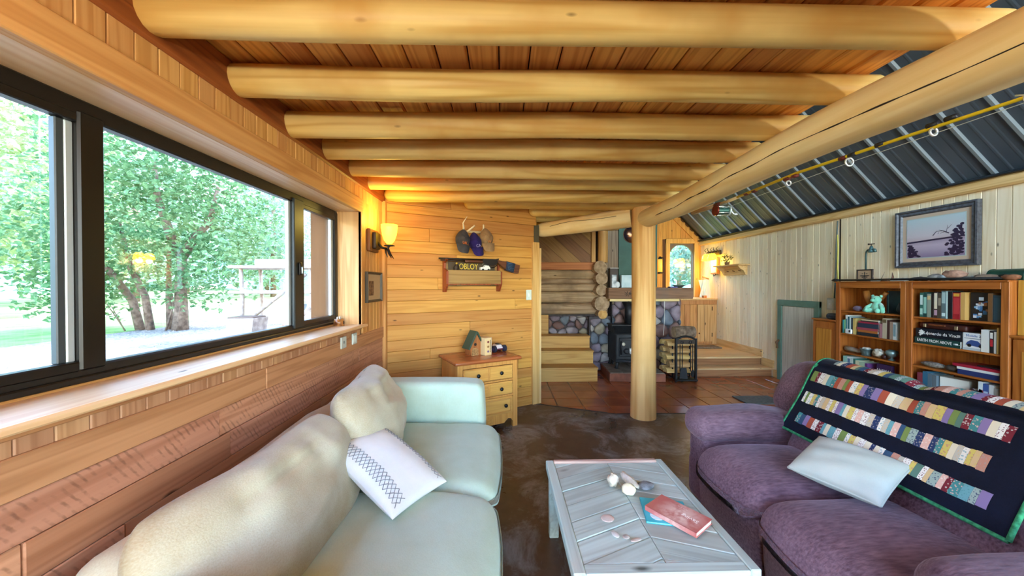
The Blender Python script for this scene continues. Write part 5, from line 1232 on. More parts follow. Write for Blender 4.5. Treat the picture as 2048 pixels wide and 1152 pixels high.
# far bookcase second shelf
Y = 4.175; i = 0
for w, h, c, band, lab in ((.018, .155, '3FA8B0', None, 'turquoise book at the far end of the far bookcase second shelf'), (.016, .16, '8CC88A', None, 'light green book beside the turquoise one'), (.026, .215, 'E2E8E4', [(.2, .8, '4A8A94')], 'white and teal book, tallest at the far end of second shelf'),
    (.02, .2, '2F6A78', None, 'petrol book right of the white and teal one'), (.02, .195, 'C9DCDC', None, 'pale blue book in the middle of the far second shelf'), (.02, .19, '25323E', None, 'navy book right of the pale blue one on second shelf'), (.03, .185, 'C9B068', None, 'mustard book left of the flat pile on second shelf')):
    vbook(lab, Y, LZ[1], w, h, c, band=band); Y -= w+.001
cm = thing('white_camera', 'little white box camera on the far bookcase second shelf edge', 'camera', (4.062, 4.115, LZ[1]), rad(-90)); MB().rbox((.03, .0, .028), (.075, .02, .055), .008, 5).build('body', plain('EDEFEE', .35), cm, True); MB().box(.04, .06, -.013, -.008, .018, .045, .002).build('lens', plain('14161A', .3), cm)
z = LZ[1]
for t_, c, a, b_, lab in ((.036, '232C34', 3.765, 4.0, 'black book lowest in the flat pile on second shelf'), (.026, 'B06A30', 3.775, 3.99, 'orange brown book second in the flat pile'), (.026, 'A84A58', 3.77, 4.005, 'rose red book third in the flat pile'), (.05, '2E3A4C', 3.765, 3.995, 'thick slate blue book fourth in the flat pile'),
    (.018, 'A83048', 3.765, 3.985, 'thin crimson book fifth in the flat pile'), (.012, '3A3430', 3.77, 3.96, 'thin dark book sixth in the flat pile'), (.012, 'D8C8A0', 3.765, 3.95, 'thin cream book on top of the flat pile')):
    hbook(lab, a, b_, z, t_, c); z += t_+.0005
Y = 3.757
for w, h, c, band, lab in ((.03, .155, 'B07880', None, 'dusty pink book right of the flat pile'), (.045, .215, 'C2B49A', [(.78, .95, '6A5A3A')], 'tall beige volume on the far second shelf'), (.026, .2, '4A2E2A', None, 'dark brown book right of the tall beige volume'), (.03, .185, 'A08A78', None, 'taupe book near the right stile of second shelf'), (.03, .18, 'DCE4E2', [(.2, .9, '7FA0A8')], 'white and blue book behind the right stile of second shelf')):
    vbook(lab, Y, LZ[1], w, h, c, band=band); Y -= w+.001
# far bookcase third shelf: antler, pots, coral
m = MB(); m.tube([(0, .12, .04), (0, .05, .035), (0, -.02, .03), (-.01, -.07, .035), (-.02, -.10, .06)], [.03, .028, .024, .02, .012], 10, fn=lambda i, a: 1+.12*nz((a, i, 2)))
o = m.build('antler_piece', mottled('antler', 'BDB2A2', '8E8272', 20, .8, .5), None, True, (4.13, 4.06, LZ[2])); tag(o, 'pale antler lying at the far end of the far third shelf', 'antler')
PEW = mottled('pewter', '8FA6A4', '5E7270', 12, .35, .1, .6)
o = MB().lathe([(0, 0), (.045, 0), (.04, .02), (.05, .045), (.052, .07), (.06, .078), (.05, .08), (.03, .075), (0, .07)], 18).build('pewter_pot', PEW, None, True, (4.11, 3.925, LZ[2])); tag(o, 'greenish pewter pot with shells beside the pale antler', 'pot')
for k in range(5): stn('pot_shell', 'small pale shell heaped in the greenish pewter pot', (4.11+.02*math.cos(k*1.3), 3.925+.025*math.sin(k*1.3), LZ[2]+.068), (.016, .02, .012), SHELL, k, 'shell', k, .3, 3, 'shells in the pewter pot', 8)
stn('coral_lump', 'rough white coral lump in the middle of the far third shelf', (4.11, 3.79, LZ[2]), (.04, .055, .045), SHELL, 14, 'coral', 0, .5, 4); stn('coral_lump', 'small pink coral lump right of the white coral', (4.16, 3.72, LZ[2]), (.03, .04, .05), mottled('pink_coral', 'C9AE9E', '9A7E70', 20, .8, .5), 18, 'coral', 0, .5, 4)
o = MB().lathe([(0, 0), (.03, 0), (.028, .008), (.01, .018), (.012, .035), (.04, .05), (.05, .075), (.046, .1), (.02, .11), (0, .112)], 18).build('pewter_goblet', PEW, None, True, (4.11, 3.66, LZ[2])); tag(o, 'round pewter goblet at the right end of the far third shelf', 'goblet')
stn('brown_geode', 'dark red brown stone below the pewter goblet', (4.085, 3.715, LZ[2]), (.018, .022, .025), mottled('geode', '4A241C', '2C1410', 20, .4, .3), 21, 'stone')
# far bookcase fourth shelf
Y = 4.165
for w, h, c, band, lab in ((.05, .2, '9CCFC0', None, 'mint spined book at the far end of the far fourth shelf'), (.04, .2, 'E6EAE6', [(.1, .9, '5A7A9A')], 'white book with a blue title on the far fourth shelf'), (.03, .195, 'D0DCD6', None, 'pale grey book on the far fourth shelf'), (.025, .19, '3A7468', None, 'dark green book on the far fourth shelf')):
    vbook(lab, Y, LZ[3], w, h, c, band=band); Y -= w+.001
for w, h, c, band, lab in ((.045, .175, 'DCD8B4', None, 'cream book on the far fourth shelf'), (.06, .17, 'A9C4A8', [(.1, .5, '2A3A5A')], 'green box book with navy panel on the far fourth shelf'), (.03, .165, '6A3A78', None, 'purple book left of the animal book')):
    vbook(lab, Y, LZ[3], w, h, c, band=band); Y -= w+.001
b = thing('book', 'purple picture book titled ANIMAL facing out on the far fourth shelf', 'book', (SX+.02, 3.80, LZ[3]), rad(-92)); MB().box(0, .16, 0, .03, 0, .19, .002).build('cover', plain('3A2450', .4), b); MB().box(.01, .15, -.0015, .001, .0, .085).build('cover_print', plain('7FC4CC', .4), b); text('title_lettering', 'ANIMAL', .045, PW, b, (.08, -.0016, .12), (rad(90), 0, 0), .0004)
hbook('teal blue book lying behind the right stile of the far fourth shelf', 3.52, 3.64, LZ[3], .05, '3A88A0')
# low side cabinets at both ends
def sidecab(name, lab, y0, y1, zt):
    t = thing(name, lab, 'cabinet', (BF+.01, y1, 0), rad(-90)); W_ = y1-y0
    MB().box(0, W_, .02, .27, 0, zt-.02, .003).build('body', W_BC, t); MB().box(-.004, W_, -.01, .275, zt-.02, zt, .003).build('top', W_BCX, t)
    d_ = MB().box(.01, W_-.01, 0, .02, .05, zt-.03, .003).build('door', W_BC, t)
    MB().box(.06, W_-.06, -.004, .002, .12, zt-.12, .01).build('door_panel', wood('door_panel_wood', 'C98438', '9A5A20', 'Z', .9, .8, .4), d_)
    MB().box(.055, W_-.055, -.003, .001, zt-.115, zt-.105).build('panel_strip', W_BCX, d_)  # thin strip of shelf wood above the panel
    return t
sidecab('side_cabinet', 'low cherry side cabinet at the far end of the bookcases', 4.245, 4.575, 1.045)
sc2 = sidecab('side_cabinet', 'cherry side cabinet at the right edge with a yellow pine upper box', 2.1, 2.745, 1.075)
MB().box(.0, .64, .05, .275, 1.075, 1.512, .004).build('upper_box', wood('yellow_pine_panel', 'DDAE4E', 'C08C34', 'Z', .7, .2, .4), sc2)
m = MB(); m.rbox((0, 0, .03), (.14, .2, .06), .03, 8, lambda u, p: (p.x, p.y, p.z*(1+.5*u.y*(u.z > 0))+.01*nz((p.x*9, p.y*9, 1)))); o = m.build('wool_beret', mottled('grey_wool', '4A5058', '343A42', 30, .9, .3), None, True, (4.18, 4.35, 1.046)); tag(o, 'dark grey folded beret lying on the low side cabinet', 'hat')
# things along the top of the bookcases
sp = thing('fishing_spear', 'long black spear lying along the top front of the bookcases', 'spear', (4.10, 3.55, BT+.018))
m = MB(); m.cyl((0, .70, 0), (0, -.75, 0), .011, .011, 8); m.build('shaft', BLACKMETAL, sp, True)
m = MB(); m.tube([(0, .80, 0), (0, .76, 0), (0, .69, 0)], [.004, .02, .012], 8); m.build('head', plain('1E1A18', .6), sp, True)
m = MB()
for k in range(7): m.tube([(-.01, .12+.01*k, .0), (-.03, .11+.018*k, -.03), (-.035, .10+.02*k, -.06-.01*(k % 3))], [.004, .003, .001], 4)
o = m.build('feather_fringe', plain('4A3422', .8), sp); o['kind'] = 'stuff'
fp = thing('mothwing_frame', 'small brown frame with winged emblem standing on the far bookcase top', 'picture frame', (4.19, 4.12, BT), rad(-90)+rad(-3))
MB().box(0, .19, 0, .018, 0, .14, .002).build('mount', plain('C2A486', .7), fp)
for a in ((0, .19, 0, .014), (0, .19, .126, .14), (0, .014, 0, .14), (.176, .19, 0, .14)): MB().box(a[0], a[1], -.006, .012, a[2], a[3], .002).build('frame_bar', plain('3A2C28', .5), fp)
m = MB()
for (a, b_, c_, d_) in ((.095, .06, .012, .02), (.065, .066, .03, .007), (.125, .066, .03, .007), (.075, .05, .018, .006), (.115, .05, .018, .006), (.095, .095, .006, .018), (.07, .09, .012, .004), (.12, .09, .012, .004), (.095, .032, .02, .005)): m.ell((a, -.001, b_), (c_, .002, d_), 8, 6)
o = m.build('winged_emblem', plain('3A3430', .6), fp)
fc = thing('tap_sculpture', 'blue green garden tap on a bent pipe standing behind the small frame', 'tap', (4.24, 4.065, BT))
m = MB(); m.tube([(0, 0, 0), (0, 0, .30), (0, -.004, .345), (0, -.02, .365), (0, -.05, .37)], .009, 8); m.build('pipe', plain('3E5654', .5, .4), fc, True)
m = MB(); m.lathe([(0, -.03), (.03, -.03), (.026, -.01), (.018, .02), (.012, .04), (0, .045)], 12, (0, -.06, .365)); m.tube([(0, -.05, .37), (0, -.10, .36), (0, -.105, .335)], [.018, .015, .014], 8); m.build('spout', plain('4A6A6A', .45, .4), fc, True)
m = MB(); m.cyl((0, -.06, .40), (0, -.06, .43), .005, .005, 6); m.cyl((0, -.025, .43), (0, -.095, .43), .006, .006, 6); m.cyl((0, -.03, .422), (0, -.03, .44), .008, .008, 6); m.build('handle', plain('4E4036', .5, .4), fc, True)
o = MB().box(4.1, 4.3, 3.53, 3.88, BT, BT+.01, .003).build('white_paper', plain('D3DEE6', .6)); tag(o, 'sheaf of blue white paper lying on the far bookcase top', 'paper')
m = MB(); m.tube([(0, 0, 0), (.0, -.02, .03), (0, -.05, .095)], [.004, .003, .001], 5); o = m.build('dry_twig', plain('6E5A46', .8), None, True, (4.2, 3.87, BT+.01)); tag(o, 'thin upright dry twig behind the sheaf of paper', 'twig')
m = MB(); m.tube([(0, 0, 0), (.0, -.006, .04), (0, -.0, .085)], [.012, .009, .002], 6); o = m.build('carved_bird', plain('6E4A38', .7), None, True, (4.2, 3.745, BT+.01)); tag(o, 'tiny brown carved point standing on the sheaf of paper', 'carving')
for i, (y, rx, ry, rz_, mt_, lab) in enumerate(((3.45, .05, .085, .02, DKST, 'flat black driftwood lump at the joint of the bookcases'), (3.33, .045, .06, .032, GREYST, 'grey jagged rock on the near bookcase top'), (3.265, .04, .035, .024, mottled('silver_rock', 'B5BCBC', '8A9292', 20, .5, .4), 'small silvery rock beside the grey jagged rock'),
        (3.215, .06, .085, .05, mottled('pink_granite', 'C79A80', '9A705C', 26, .8, .6), 'large pinkish granite rock on the near bookcase top'), (3.06, .05, .07, .018, GREYST, 'low flat grey stone right of the pink granite'), (2.955, .06, .085, .024, TANST, 'flat tan stone left of the green box'))):
    stn('shelf_rock', lab, (4.16 if i != 3 else 4.2, y, BT+(0 if i not in () else 0)), (rx, ry, rz_), mt_, i*4+1, 'rock', 0, .35, 2.6)
gx = thing('green_tackle_box', 'dark green rounded metal box on the near bookcase top', 'box', (4.22, 2.865, BT))
m = MB(); pr = [(-.06, 0), (-.06, .04)]+[(-.06*math.cos(math.pi*k/10), .04+.055*math.sin(math.pi*k/10)) for k in range(11)]+[(.06, 0)]
m.prism(pr, -.115, .10, 'Y'); m.build('shell', mottled('green_enamel', '2C5A44', '1E4030', 12, .35, .1, .2), gx)
MB().box(-.075, -.058, -.03, .02, .015, .05, .003).build('latch', plain('1F2A26', .4, .4), gx); m = MB(); m.prism([(a*1.03, b_*1.03) for a, b_ in pr], -.118, -.108, 'Y'); m.prism([(a*1.03, b_*1.03) for a, b_ in pr], .093, .103, 'Y'); m.build('end_rims', plain('24483A', .35, .3), gx)
stn('rust_stone', 'rust brown stone in front of the right end of the green box', (4.10, 2.775, BT), (.025, .055, .024), mottled('rust', 'A8714C', '7A4A2E', 20, .8, .4), 31, 'rock')
# big framed lake picture
pc = thing('lake_picture', 'large grey framed lake sunset picture hanging on the right pine wall', 'picture', (4.335, 3.803, 1.658), rad(-90)); PWd, PHt = .678, .598
FRM = mottled('grey_frame', '5A5C62', '3E3C40', 40, .4, .2)
frame_bars(pc, PWd, PHt, .058, .045, FRM)
MB().box(.045, PWd-.045, -.02, -.01, .045, PHt-.045).build('mount', plain('CBB49C', .7), pc)
iw0, iw1, ih0, ih1 = .10, PWd-.10, .10, PHt-.10
MB().box(iw0-.008, iw1+.008, -.022, -.0195, ih0-.008, ih1+.008).build('inner_mount', plain('B4C2BE', .6), pc)
def lake():
    t = NT('lake_print', .35); tc = t.n('TexCoord'); sp_ = t.n('SeparateXYZ'); t.l(tc.outputs['Object'], sp_.inputs[0])
    r = t.n('ValToRGB'); e = r.color_ramp.elements; e[0].position = 0; e[0].color = col('8E7C9A'); e[1].position = 1; e[1].color = col('BCD0D4')
    for p, c in ((.3, 'C4B4C4'), (.42, 'A594A8'), (.44, 'C9B6BC'), (.55, 'CFC6CC')): q = e.new(p); q.color = col(c)
    v = t.math('MULTIPLY_ADD', sp_.outputs[2], 1/(ih1-ih0)); v.node.inputs[2].default_value = -ih0/(ih1-ih0); t.l(v, r.inputs[0]); return t.base(r.outputs[0])
MB().box(iw0, iw1, -.0235, -.0215, ih0, ih1).build('print', lake(), pc)
SIL = plain('2E1E3A', .4)
m = MB(); rr = random.Random(2)
m.prism([(iw0, ih0+.165), (iw0+.2, ih0+.178), (iw1, ih0+.19), (iw1, ih0+.175), (iw0, ih0+.15)], -.0242, -.023, 'Y')
for k in range(46):
    x = iw0+.02+abs(rr.gauss(0, .038)); z = ih0+rr.random()*.17*(1-(x-iw0)/.14); 
    if x < iw0+.13 and z > ih0: m.ell((x, -.0238, max(z, ih0+.012)), (.018, .0006, .01), 6, 4)
for k in range(95):
    x = iw1-.012-abs(rr.gauss(0, .06)); z = ih0+.012+rr.random()*.29*(1-((iw1-x)/.19)**2)
    if x > iw1-.16: m.ell((x, -.0238, z), (.016, .0006, .012), 6, 4)
m.tube([(iw1-.12, -.024, ih0+.22), (iw1-.17, -.024, ih0+.25), (iw1-.22, -.024, ih0+.25), (iw1-.25, -.024, ih0+.21)], [.005, .003, .0025, .002], 5)
for a, b_ in (((.14, .235), (.13, .30)), ((.13, .265), (.10, .30)), ((.17, .25), (.20, .262)), ((.16, .235), (.19, .225)), ((.20, .235), (.21, .222))): m.tube([(iw1-a[0], -.024, ih0+a[1]), (iw1-b_[0], -.024, ih0+b_[1])], [.002, .001], 4)
o = m.build('tree_silhouette', SIL, pc); o['kind'] = 'stuff'
# fishing rod hung under the beam
fd = thing('fishing_rod', 'yellow fishing rod with chrome reel hung along the log beam', 'fishing rod', (1.735, 3.2, 2.135))
ry = lambda y: y-3.2
m = MB(); m.cyl((0, ry(3.22), 0), (0, ry(2.86), -.012), .02, .018, 10); m.build('cork_butt', wood('rod_butt', 'D8B98A', 'B08E5C', 'Y', 1, .1), fd, True)
m = MB(); m.tube([(0, ry(2.87), -.012), (0, ry(2.80), -.016)], [.022, .018], 10); m.build('reel_seat', plain('6A2A22', .4), fd, True)
m = MB(); m.tube([(0, ry(2.6), -.010), (0, ry(2.06), .002), (0, ry(1.47), -.02), (0, ry(1.14), -.034), (0, ry(.2), -.07)], [.011, .0088, .0075, .0065, .004], 8); m.build('blank', plain('E3C21E', .3), fd, True)
m = MB(); m.tube([(0, ry(2.82), -.016), (0, ry(2.6), -.012)], [.014, .012], 8); m.build('fore_grip', wood('rod_grip', 'DCC08E', 'B8966A', 'Y', 1, .1), fd, True)
for y_, c in ((2.52, '5A1E1A'), (2.44, '5A1E1A'), (2.16, '6A1E1A'), (2.10, '6A1E1A'), (1.80, '6A1E1A'), (1.75, '1A1A1E'), (1.62, '1A1A1E'), (1.42, '1A1A1E'), (1.36, '1A1A1E'), (1.12, '1A1A1E')):
    m = MB(); m.cyl((0, ry(y_), -.011), (0, ry(y_-.035), -.011), .012, .011, 8); m.build('thread_wrap', plain(c, .4), fd, True)
for y_, r in ((2.13, .014), (1.75, .02), (1.40, .015), (1.14, .013)):
    m = MB(); m.tube([(r*math.cos(t*.5236), ry(y_)-.0, -.036-r*.3+r*math.sin(t*.5236)) for t in range(13)], .0045, 6, False); m.tube([(0, ry(y_+.03), -.015), (0, ry(y_), -.03)], .003, 5); m.build('line_guide', plain('D6DADA', .25, .6), fd, True)
m = MB(); m.tube([(0, ry(2.78), -.06), (0, ry(1.75), -.045), (0, ry(.2), -.06)], .0013, 4); m.build('line', plain('C9D2D2', .4), fd)
rl = MB(); rl.cyl((-.045, ry(2.79), -.07), (.045, ry(2.79), -.07), .028, .028, 16); rl = rl.build('reel_spool', plain('3F6A62', .3, .6), fd, True, auto=40)
for sx in (-.05, .05):
    m = MB(); m.cyl((sx-.006, ry(2.79), -.07), (sx+.006, ry(2.79), -.07), .042, .042, 18); m.build('reel_plate', plain('7A2E22' if sx < 0 else 'C4D2D0', .25, .6), rl, True, auto=40)
for k in range(5): a = k*1.2566; MB().cyl((-.05, ry(2.79)+.037*math.cos(a), -.07+.037*math.sin(a)), (.05, ry(2.79)+.037*math.cos(a), -.07+.037*math.sin(a)), .004, .004, 6).build('reel_bar', plain('D8E4E2', .2, .8), rl, True)
m = MB(); m.tube([(.056, ry(2.79), -.07), (.075, ry(2.79), -.07), (.075, ry(2.755), -.105)], .006, 6); m.ell((.09, ry(2.755), -.105), (.018, .011, .011), 8, 6); m.build('crank', plain('CFD8D6', .25, .7), rl, True)
MB().box(-.01, .01, ry(2.84), ry(2.74), -.03, -.018, .002).build('reel_foot', plain('C4CCCA', .3, .7), fd)

# ------------------------------------------------------------------ on the golden wall: caps, gun rack, rifle, number plate
def wth(name, lab, cat, s, z, off=0): return thing(name, lab, cat, wbp(s, off, z), BA)
ah = wth('antler_hook', 'pale forked antler hook holding the caps on the golden wall', 'hook', .86, 2.10)
for pts in ([(-.02, 0, -.02), (-.03, -.04, 0), (-.05, -.07, .05), (-.01, -.09, .12)], [(.02, 0, -.03), (.03, -.05, -.02), (.08, -.09, .03)], [(.20, 0, -.03), (.20, -.06, 0), (.19, -.08, .05)]):
    m = MB(); m.tube(pts, [.012, .012, .009, .003][:len(pts)], 8); m.build('tine', plain('EADFC2', .5), ah, True)
MB().rbox((.08, -.01, -.03), (.26, .02, .03), .008, 5).build('base', plain('C9B48E', .6), ah, True)
def cap(lab, s, z, c, brim_c, tilt, w=.165, emblem=None, off=.095):
    t = wth('baseball_cap', lab, 'cap', s, z, off); t.rotation_euler = (0, rad(tilt), BA)
    CM = fabric('cap_cloth', c, brim_c, 300, 10, sheen=.1, bump=.15)
    # hung by its back strap: crown dome faces the room, opening towards the wall, bill pointing down
    def cr(d): return 1.0
    m = MB()
    def dome(u, v):
        a = 2*math.pi*u; ph = math.pi/2*v; r = math.sin(ph)
        x = w/2*r*math.cos(a); zz_ = .5*(.205)*r*math.sin(a); y_ = -.085*math.cos(ph)-.005
        x *= (1-.38*max(0, math.sin(a))*r**1.5); y_ *= (1-.35*max(0, math.sin(a))*r)
        return (x*(1+.05*nz((a*2, v*3, s))), y_+.006*nz((x*30, zz_*30, s)), .02+zz_)
    m.grid(dome, 28, 10); m.build('crown', CM, t, True)
    m = MB()
    def bill(u, v):
        a = (u-.5)*2; x = a*w*(.46-.02*v); zz_ = -.052-.095*math.sqrt(max(0, 1-a**4*.93))*v; y_ = -.06-.03*(1-a*a)-.035*v*(1-a*a)
        return (x, y_, zz_)
    m.grid(bill, 14, 6); m.grid(lambda u, v: tuple(q-w2 for q, w2 in zip(bill(1-u, v), (0, .004, 0))), 14, 6); m.build('bill', fabric('bill_cloth', brim_c, c, 300, 10, sheen=.1, bump=.15), t, True)
    m = MB(); m.ell((0, -.092, .02), (.008, .005, .008), 8, 5); m.build('button', CM, t, True)
    for k in range(3):
        m = MB(); m.tube([dome(.25*0+u0/18*.0+(k/3+.08), v_/8) for v_, u0 in zip(range(9), range(9))], .0016, 4, False); m.build('seam', plain(brim_c, .9), t)
    if emblem:
        ec, txt = emblem; text('emblem', txt, .045, plain(ec, .6), t, (.004, -.088, -.035), (rad(78), 0, 0), .002, sx=.9)
    return t
cap('charcoal cap with orange lettering, left of three on the antler hook', .79, 1.955, '4A4A50', '33343A', 8, .165, ('D2722E', 'UK'))
cap('dark purple blue cap hanging between the charcoal and tan caps', .945, 1.935, '33286A', '241C52', -8, .15, ('8F86C0', 'CA'), .075)
cap('tan khaki cap with small orange mark, right of three caps', 1.07, 1.985, '9A7E5C', '7E6448', -4, .165, ('D28A4A', 'W'))
RED_W = wood('red_brown_rack_wood', 'A0502A', '74321A', 'Z', .9, .2, .4, .05); RACK_W = wood('walnut_panel_wood', '9A7848', '745428', 'X', .8, .3, .45, .05)
gr = wth('gun_rack', 'red brown wooden wall gun rack with drop front box below the caps', 'gun rack', .60, 1.40, .006)
for sx in (0, .645):
    m = MB(); pr = [(0, .0), (0, .365), (-.07, .365), (-.12, .34), (-.05, .31), (-.045, .25), (-.13, .22), (-.13, .085), (-.07, .0)]
    if sx: pr = [(0, .0), (0, .30), (-.05, .30), (-.045, .24), (-.11, .22), (-.11, .085), (-.06, .0)]
    m.prism(pr, sx, sx+.022, 'X'); m.build('side_bracket', RED_W, gr)
MB().box(.02, .65, -.02, -.004, .06, .335, .003).build('back_panel', RACK_W, gr); MB().box(.02, .65, -.115, -.098, .085, .235, .004).build('drop_front', wood('walnut_front_wood', 'A8864E', '80602E', 'X', .8, .3, .4, .05), gr)
MB().box(.02, .65, -.115, -.01, .075, .088, .002).build('box_floor', RED_W, gr)
for sx in (.12, .52): MB().box(sx, sx+.05, -.12, -.1, .068, .08, .002).build('hinge', plain('6A5A3A', .4, .6), gr)
np_ = wth('number_plate', 'dark plate with yellow letters standing in the gun rack box', 'plate', .655, 1.654, .028)
MB().box(.0, .56, -.004, .0, -.03, .075, .002).build('plate', plain('4A3C28', .6), np_); text('yellow_lettering', 'OBLOY', .090, plain('E2C63A', .5), np_, (.235, -.005, .022), (rad(90), 0, 0), .001, sx=.76)
m = MB(); m.tube([(.47+.0, -.006, -.02), (.49, -.006, .03), (.475, -.006, .06)], .003, 4); m.tube([(.40, -.006, .055), (.42, -.006, .062), (.48, -.006, .06)], .003, 4); m.build('outline_print', plain('D8DCDC', .5), np_)
for k in range(3): MB().box(.425, .465, -.006, -.003, .02+.012*k, .025+.012*k).build('outline_bar', plain('C9CCCC', .5), np_)
tc_ = wth('white_toy_truck', 'little white toy vehicle on the gun rack beside the yellow letters', 'toy car', 1.075, 1.645, .065)
m = MB(); m.prism([(-.06, .0), (.05, 0), (.06, .025), (.03, .05), (-.005, .05), (-.02, .03), (-.06, .028)], -.022, .022, 'Y'); m.build('body', plain('EDEDE8', .4), tc_)
for sx in (-.035, .035): m = MB(); m.cyl((sx, -.026, .0), (sx, .026, .0), .013, .013, 10); m.build('wheel', plain('2A2A2A', .6), tc_, True, auto=40)
fgr = wth('dark_figurine', 'small dark figurine with gold head at the left of the gun rack box', 'figurine', .735, 1.637, .06)
m = MB(); m.tube([(0, 0, 0), (0, 0, .03), (.006, 0, .06)], [.025, .03, .014], 10); m.ell((.02, 0, .03), (.02, .015, .025), 8, 6); m.build('body', plain('3A2E26', .6), fgr, True); m = MB(); m.ell((.006, 0, .072), .012, 10, 6); m.build('head', plain('C9A23A', .4), fgr, True)
rg = wth('rifle', 'dark lever rifle with a cartridge sleeve lying across the gun rack', 'rifle', .53, 1.755, .095)
GUN = plain('241E1C', .35, .5, name='gun_steel'); STK = wood('gunstock_wood', '6A3A22', '42200F', 'X', .9, .1, .35)
m = MB(); m.cyl((0, 0, 0), (.52, 0, -.002), .009, .012, 10); m.build('barrel', GUN, rg, True); m = MB(); m.cyl((.02, 0, -.018), (.42, 0, -.022), .007, .008, 8); m.build('magazine_tube', GUN, rg, True)
m = MB(); m.rbox((.42, 0, -.022), (.26, .03, .032), .012, 6); m.build('fore_stock', STK, rg, True)
m = MB(); m.prism([(.50, .012), (.66, .012), (.70, .022), (.695, -.01), (.66, -.055), (.56, -.062), (.50, -.03)], -.016, .016, 'Y'); m.build('receiver', GUN, rg)
m = MB(); m.tube([(.58, 0, -.055), (.60, 0, -.085), (.65, 0, -.08), (.69, 0, -.05)], .005, 6); m.build('lever', GUN, rg, True)
m = MB(); m.prism([(.68, .005), (.74, -.008), (.80, -.012), (.975, -.05), (.955, -.145), (.93, -.148), (.80, -.11), (.74, -.07), (.69, -.03)], -.02, .02, 'Y'); m.build('butt_stock', STK, rg)
m = MB(); m.prism([(.795, -.008), (.91, -.032), (.885, -.138), (.785, -.108)], -.024, .024, 'Y'); m.build('cartridge_sleeve', plain('1E2A42', .7), rg)
for k in range(5): m = MB(); m.cyl((.80+.003*k, -.026, -.025-.018*k), (.90-.004*k, -.026, -.045-.018*k), .006, .006, 6); m.build('cartridge_loop', plain('2A4A6A', .6), rg, True)
sw = wth('light_switch', 'pale green white light switch plate at the right end of the golden wall', 'switch', 1.693, 1.29, .004)
MB().box(-.038, .038, -.008, 0, 0, .125, .004).build('plate', plain('CFDDD4', .4), sw); MB().box(-.012, .012, -.016, -.006, .04, .085, .003).build('rocker', plain('E2ECE4', .35), sw)
# sconce, picture, outlets and little glass on the left wall
sc = thing('wall_sconce', 'lit amber glass wall sconce with antler twigs beside the window', 'wall lamp', (-1.18, 3.24, 1.87))
m = MB(); m.rbox((.018, 0, .0), (.035, .22, .20), .012, 6); m.build('back_block', wood('sconce_wood', '7A4A26', '52301A', 'Z', .9, .2), sc, True)
m = MB(); m.rbox((.05, 0, .0), (.04, .13, .15), .015, 6); m.build('iron_box', plain('3A2A1E', .5, .4), sc, True)
m = MB(); m.tube([(.06, 0, -.01), (.10, 0, -.06), (.15, 0, -.07), (.165, 0, -.035)], [.012, .011, .011, .012], 8); m.build('arm', plain('2A211C', .5, .4), sc, True)
for q in ((.02, -.06), (-.03, -.08), (.05, -.05)): m = MB(); m.tube([(.14, q[0], -.065), (.15, q[0]*1.6, -.11), (.17, q[0]*2.2, -.15)], [.009, .008, .003], 6); m.build('twig', plain('2A211C', .5, .4), sc, True)
m = MB(); m.lathe([(0, 0), (.05, .006), (.04, .014), (.02, .018), (0, .018)], 14, (.165, 0, -.05)); m.build('cup', plain('2A211C', .5, .4), sc, True)
m = MB(); m.lathe([(.022, 0), (.045, .03), (.062, .08), (.07, .14), (.071, .17), (.067, .17), (.058, .08), (.04, .03), (.02, .004)], 22, (.165, 0, -.025)); m.build('lamp_shade', glow('amber_shade_glass', 'FFD62A', 3.2), sc, True)
m = MB(); m.ell((.165, 0, .06), .028, 10, 8); m.build('bulb', glow('bulb_glass', 'FFF0B0', 20), sc, True)
ldt = bpy.data.lights.new('sconce_bulb', 'POINT'); ldt.energy = 3.2; ldt.color = (1, .76, .18); ldt.shadow_soft_size = .05; lo = bpy.data.objects.new('sconce_bulb', ldt); COL.objects.link(lo); lo.parent = sc; lo.location = (.165, 0, .18)
lp = thing('small_framed_picture', 'small dark framed picture hanging under the sconce on left wall', 'picture', (-1.178, 3.095, 1.322), rad(90))
frame_bars(lp, .365, .27, .022, .028, plain('4A4236', .5))
MB().box(.015, .35, -.012, -.004, .015, .255).build('mount', plain('B59C78', .7), lp); MB().box(.06, .17, -.014, -.011, .06, .19).build('print', mottled('sepia_print', '8A6A4E', '4A2E22', 30, .6, 0), lp)
for y_, nm, lab in ((2.605, 'cable_plate', 'grey white wall plate with a cable hole under the sill'), (2.80, 'power_outlet', 'pale wall plate with two blank covers under the sill end')):
    t = thing(nm, lab, 'outlet', (-1.172, y_, 1.012), rad(90)); MB().box(0, .085, -.012, 0, 0, .085, .004).build('plate', plain('BFC9C4', .4), t)
    if nm[0] == 'c': m = MB(); m.ell((.04, -.012, .045), (.012, .004, .012), 10, 6); m.build('socket', plain('7A8480', .4), t, True)
    else:
        for k in (0, 1): MB().box(.012+.034*k, .038+.034*k, -.015, -.01, .015, .07, .002).build('cover', plain('CFD8D4', .4), t)
gl = thing('candle_glass', 'small brown and white owl candle glass at the far end of the sill', 'candle holder', (-1.30, 2.875, 1.137))
m = MB(); m.lathe([(0, 0), (.036, 0), (.04, .04), (.036, .07), (.03, .07), (.032, .03), (0, .01)], 18); m.build('body', mottled('amber_glass', 'C98A4A', '6A3A1E', 18, .15, .1), gl, True)
for sy in (-.02, .02): m = MB(); m.tube([(0, sy-.012, .065), (0, sy-.008, .085), (0, sy+.008, .085), (0, sy+.012, .065)], .005, 6); m.build('ear_loop', plain('E6E0D6', .4), gl, True)
m = MB(); m.ell((.034, 0, .04), (.006, .016, .02), 8, 6); m.build('face_patch', plain('2A1E18', .4), gl, True)
gm = MB().box(1.0*3.02, 3.50, 4.3, 4.62, .001, .014, .004).build('grey_mat', mottled('grey_rubber', '5E625E', '4A4E4A', 30, .8, .2)); tag(gm, 'grey rubber mat on the tiles behind the plum sofa arm', 'mat')
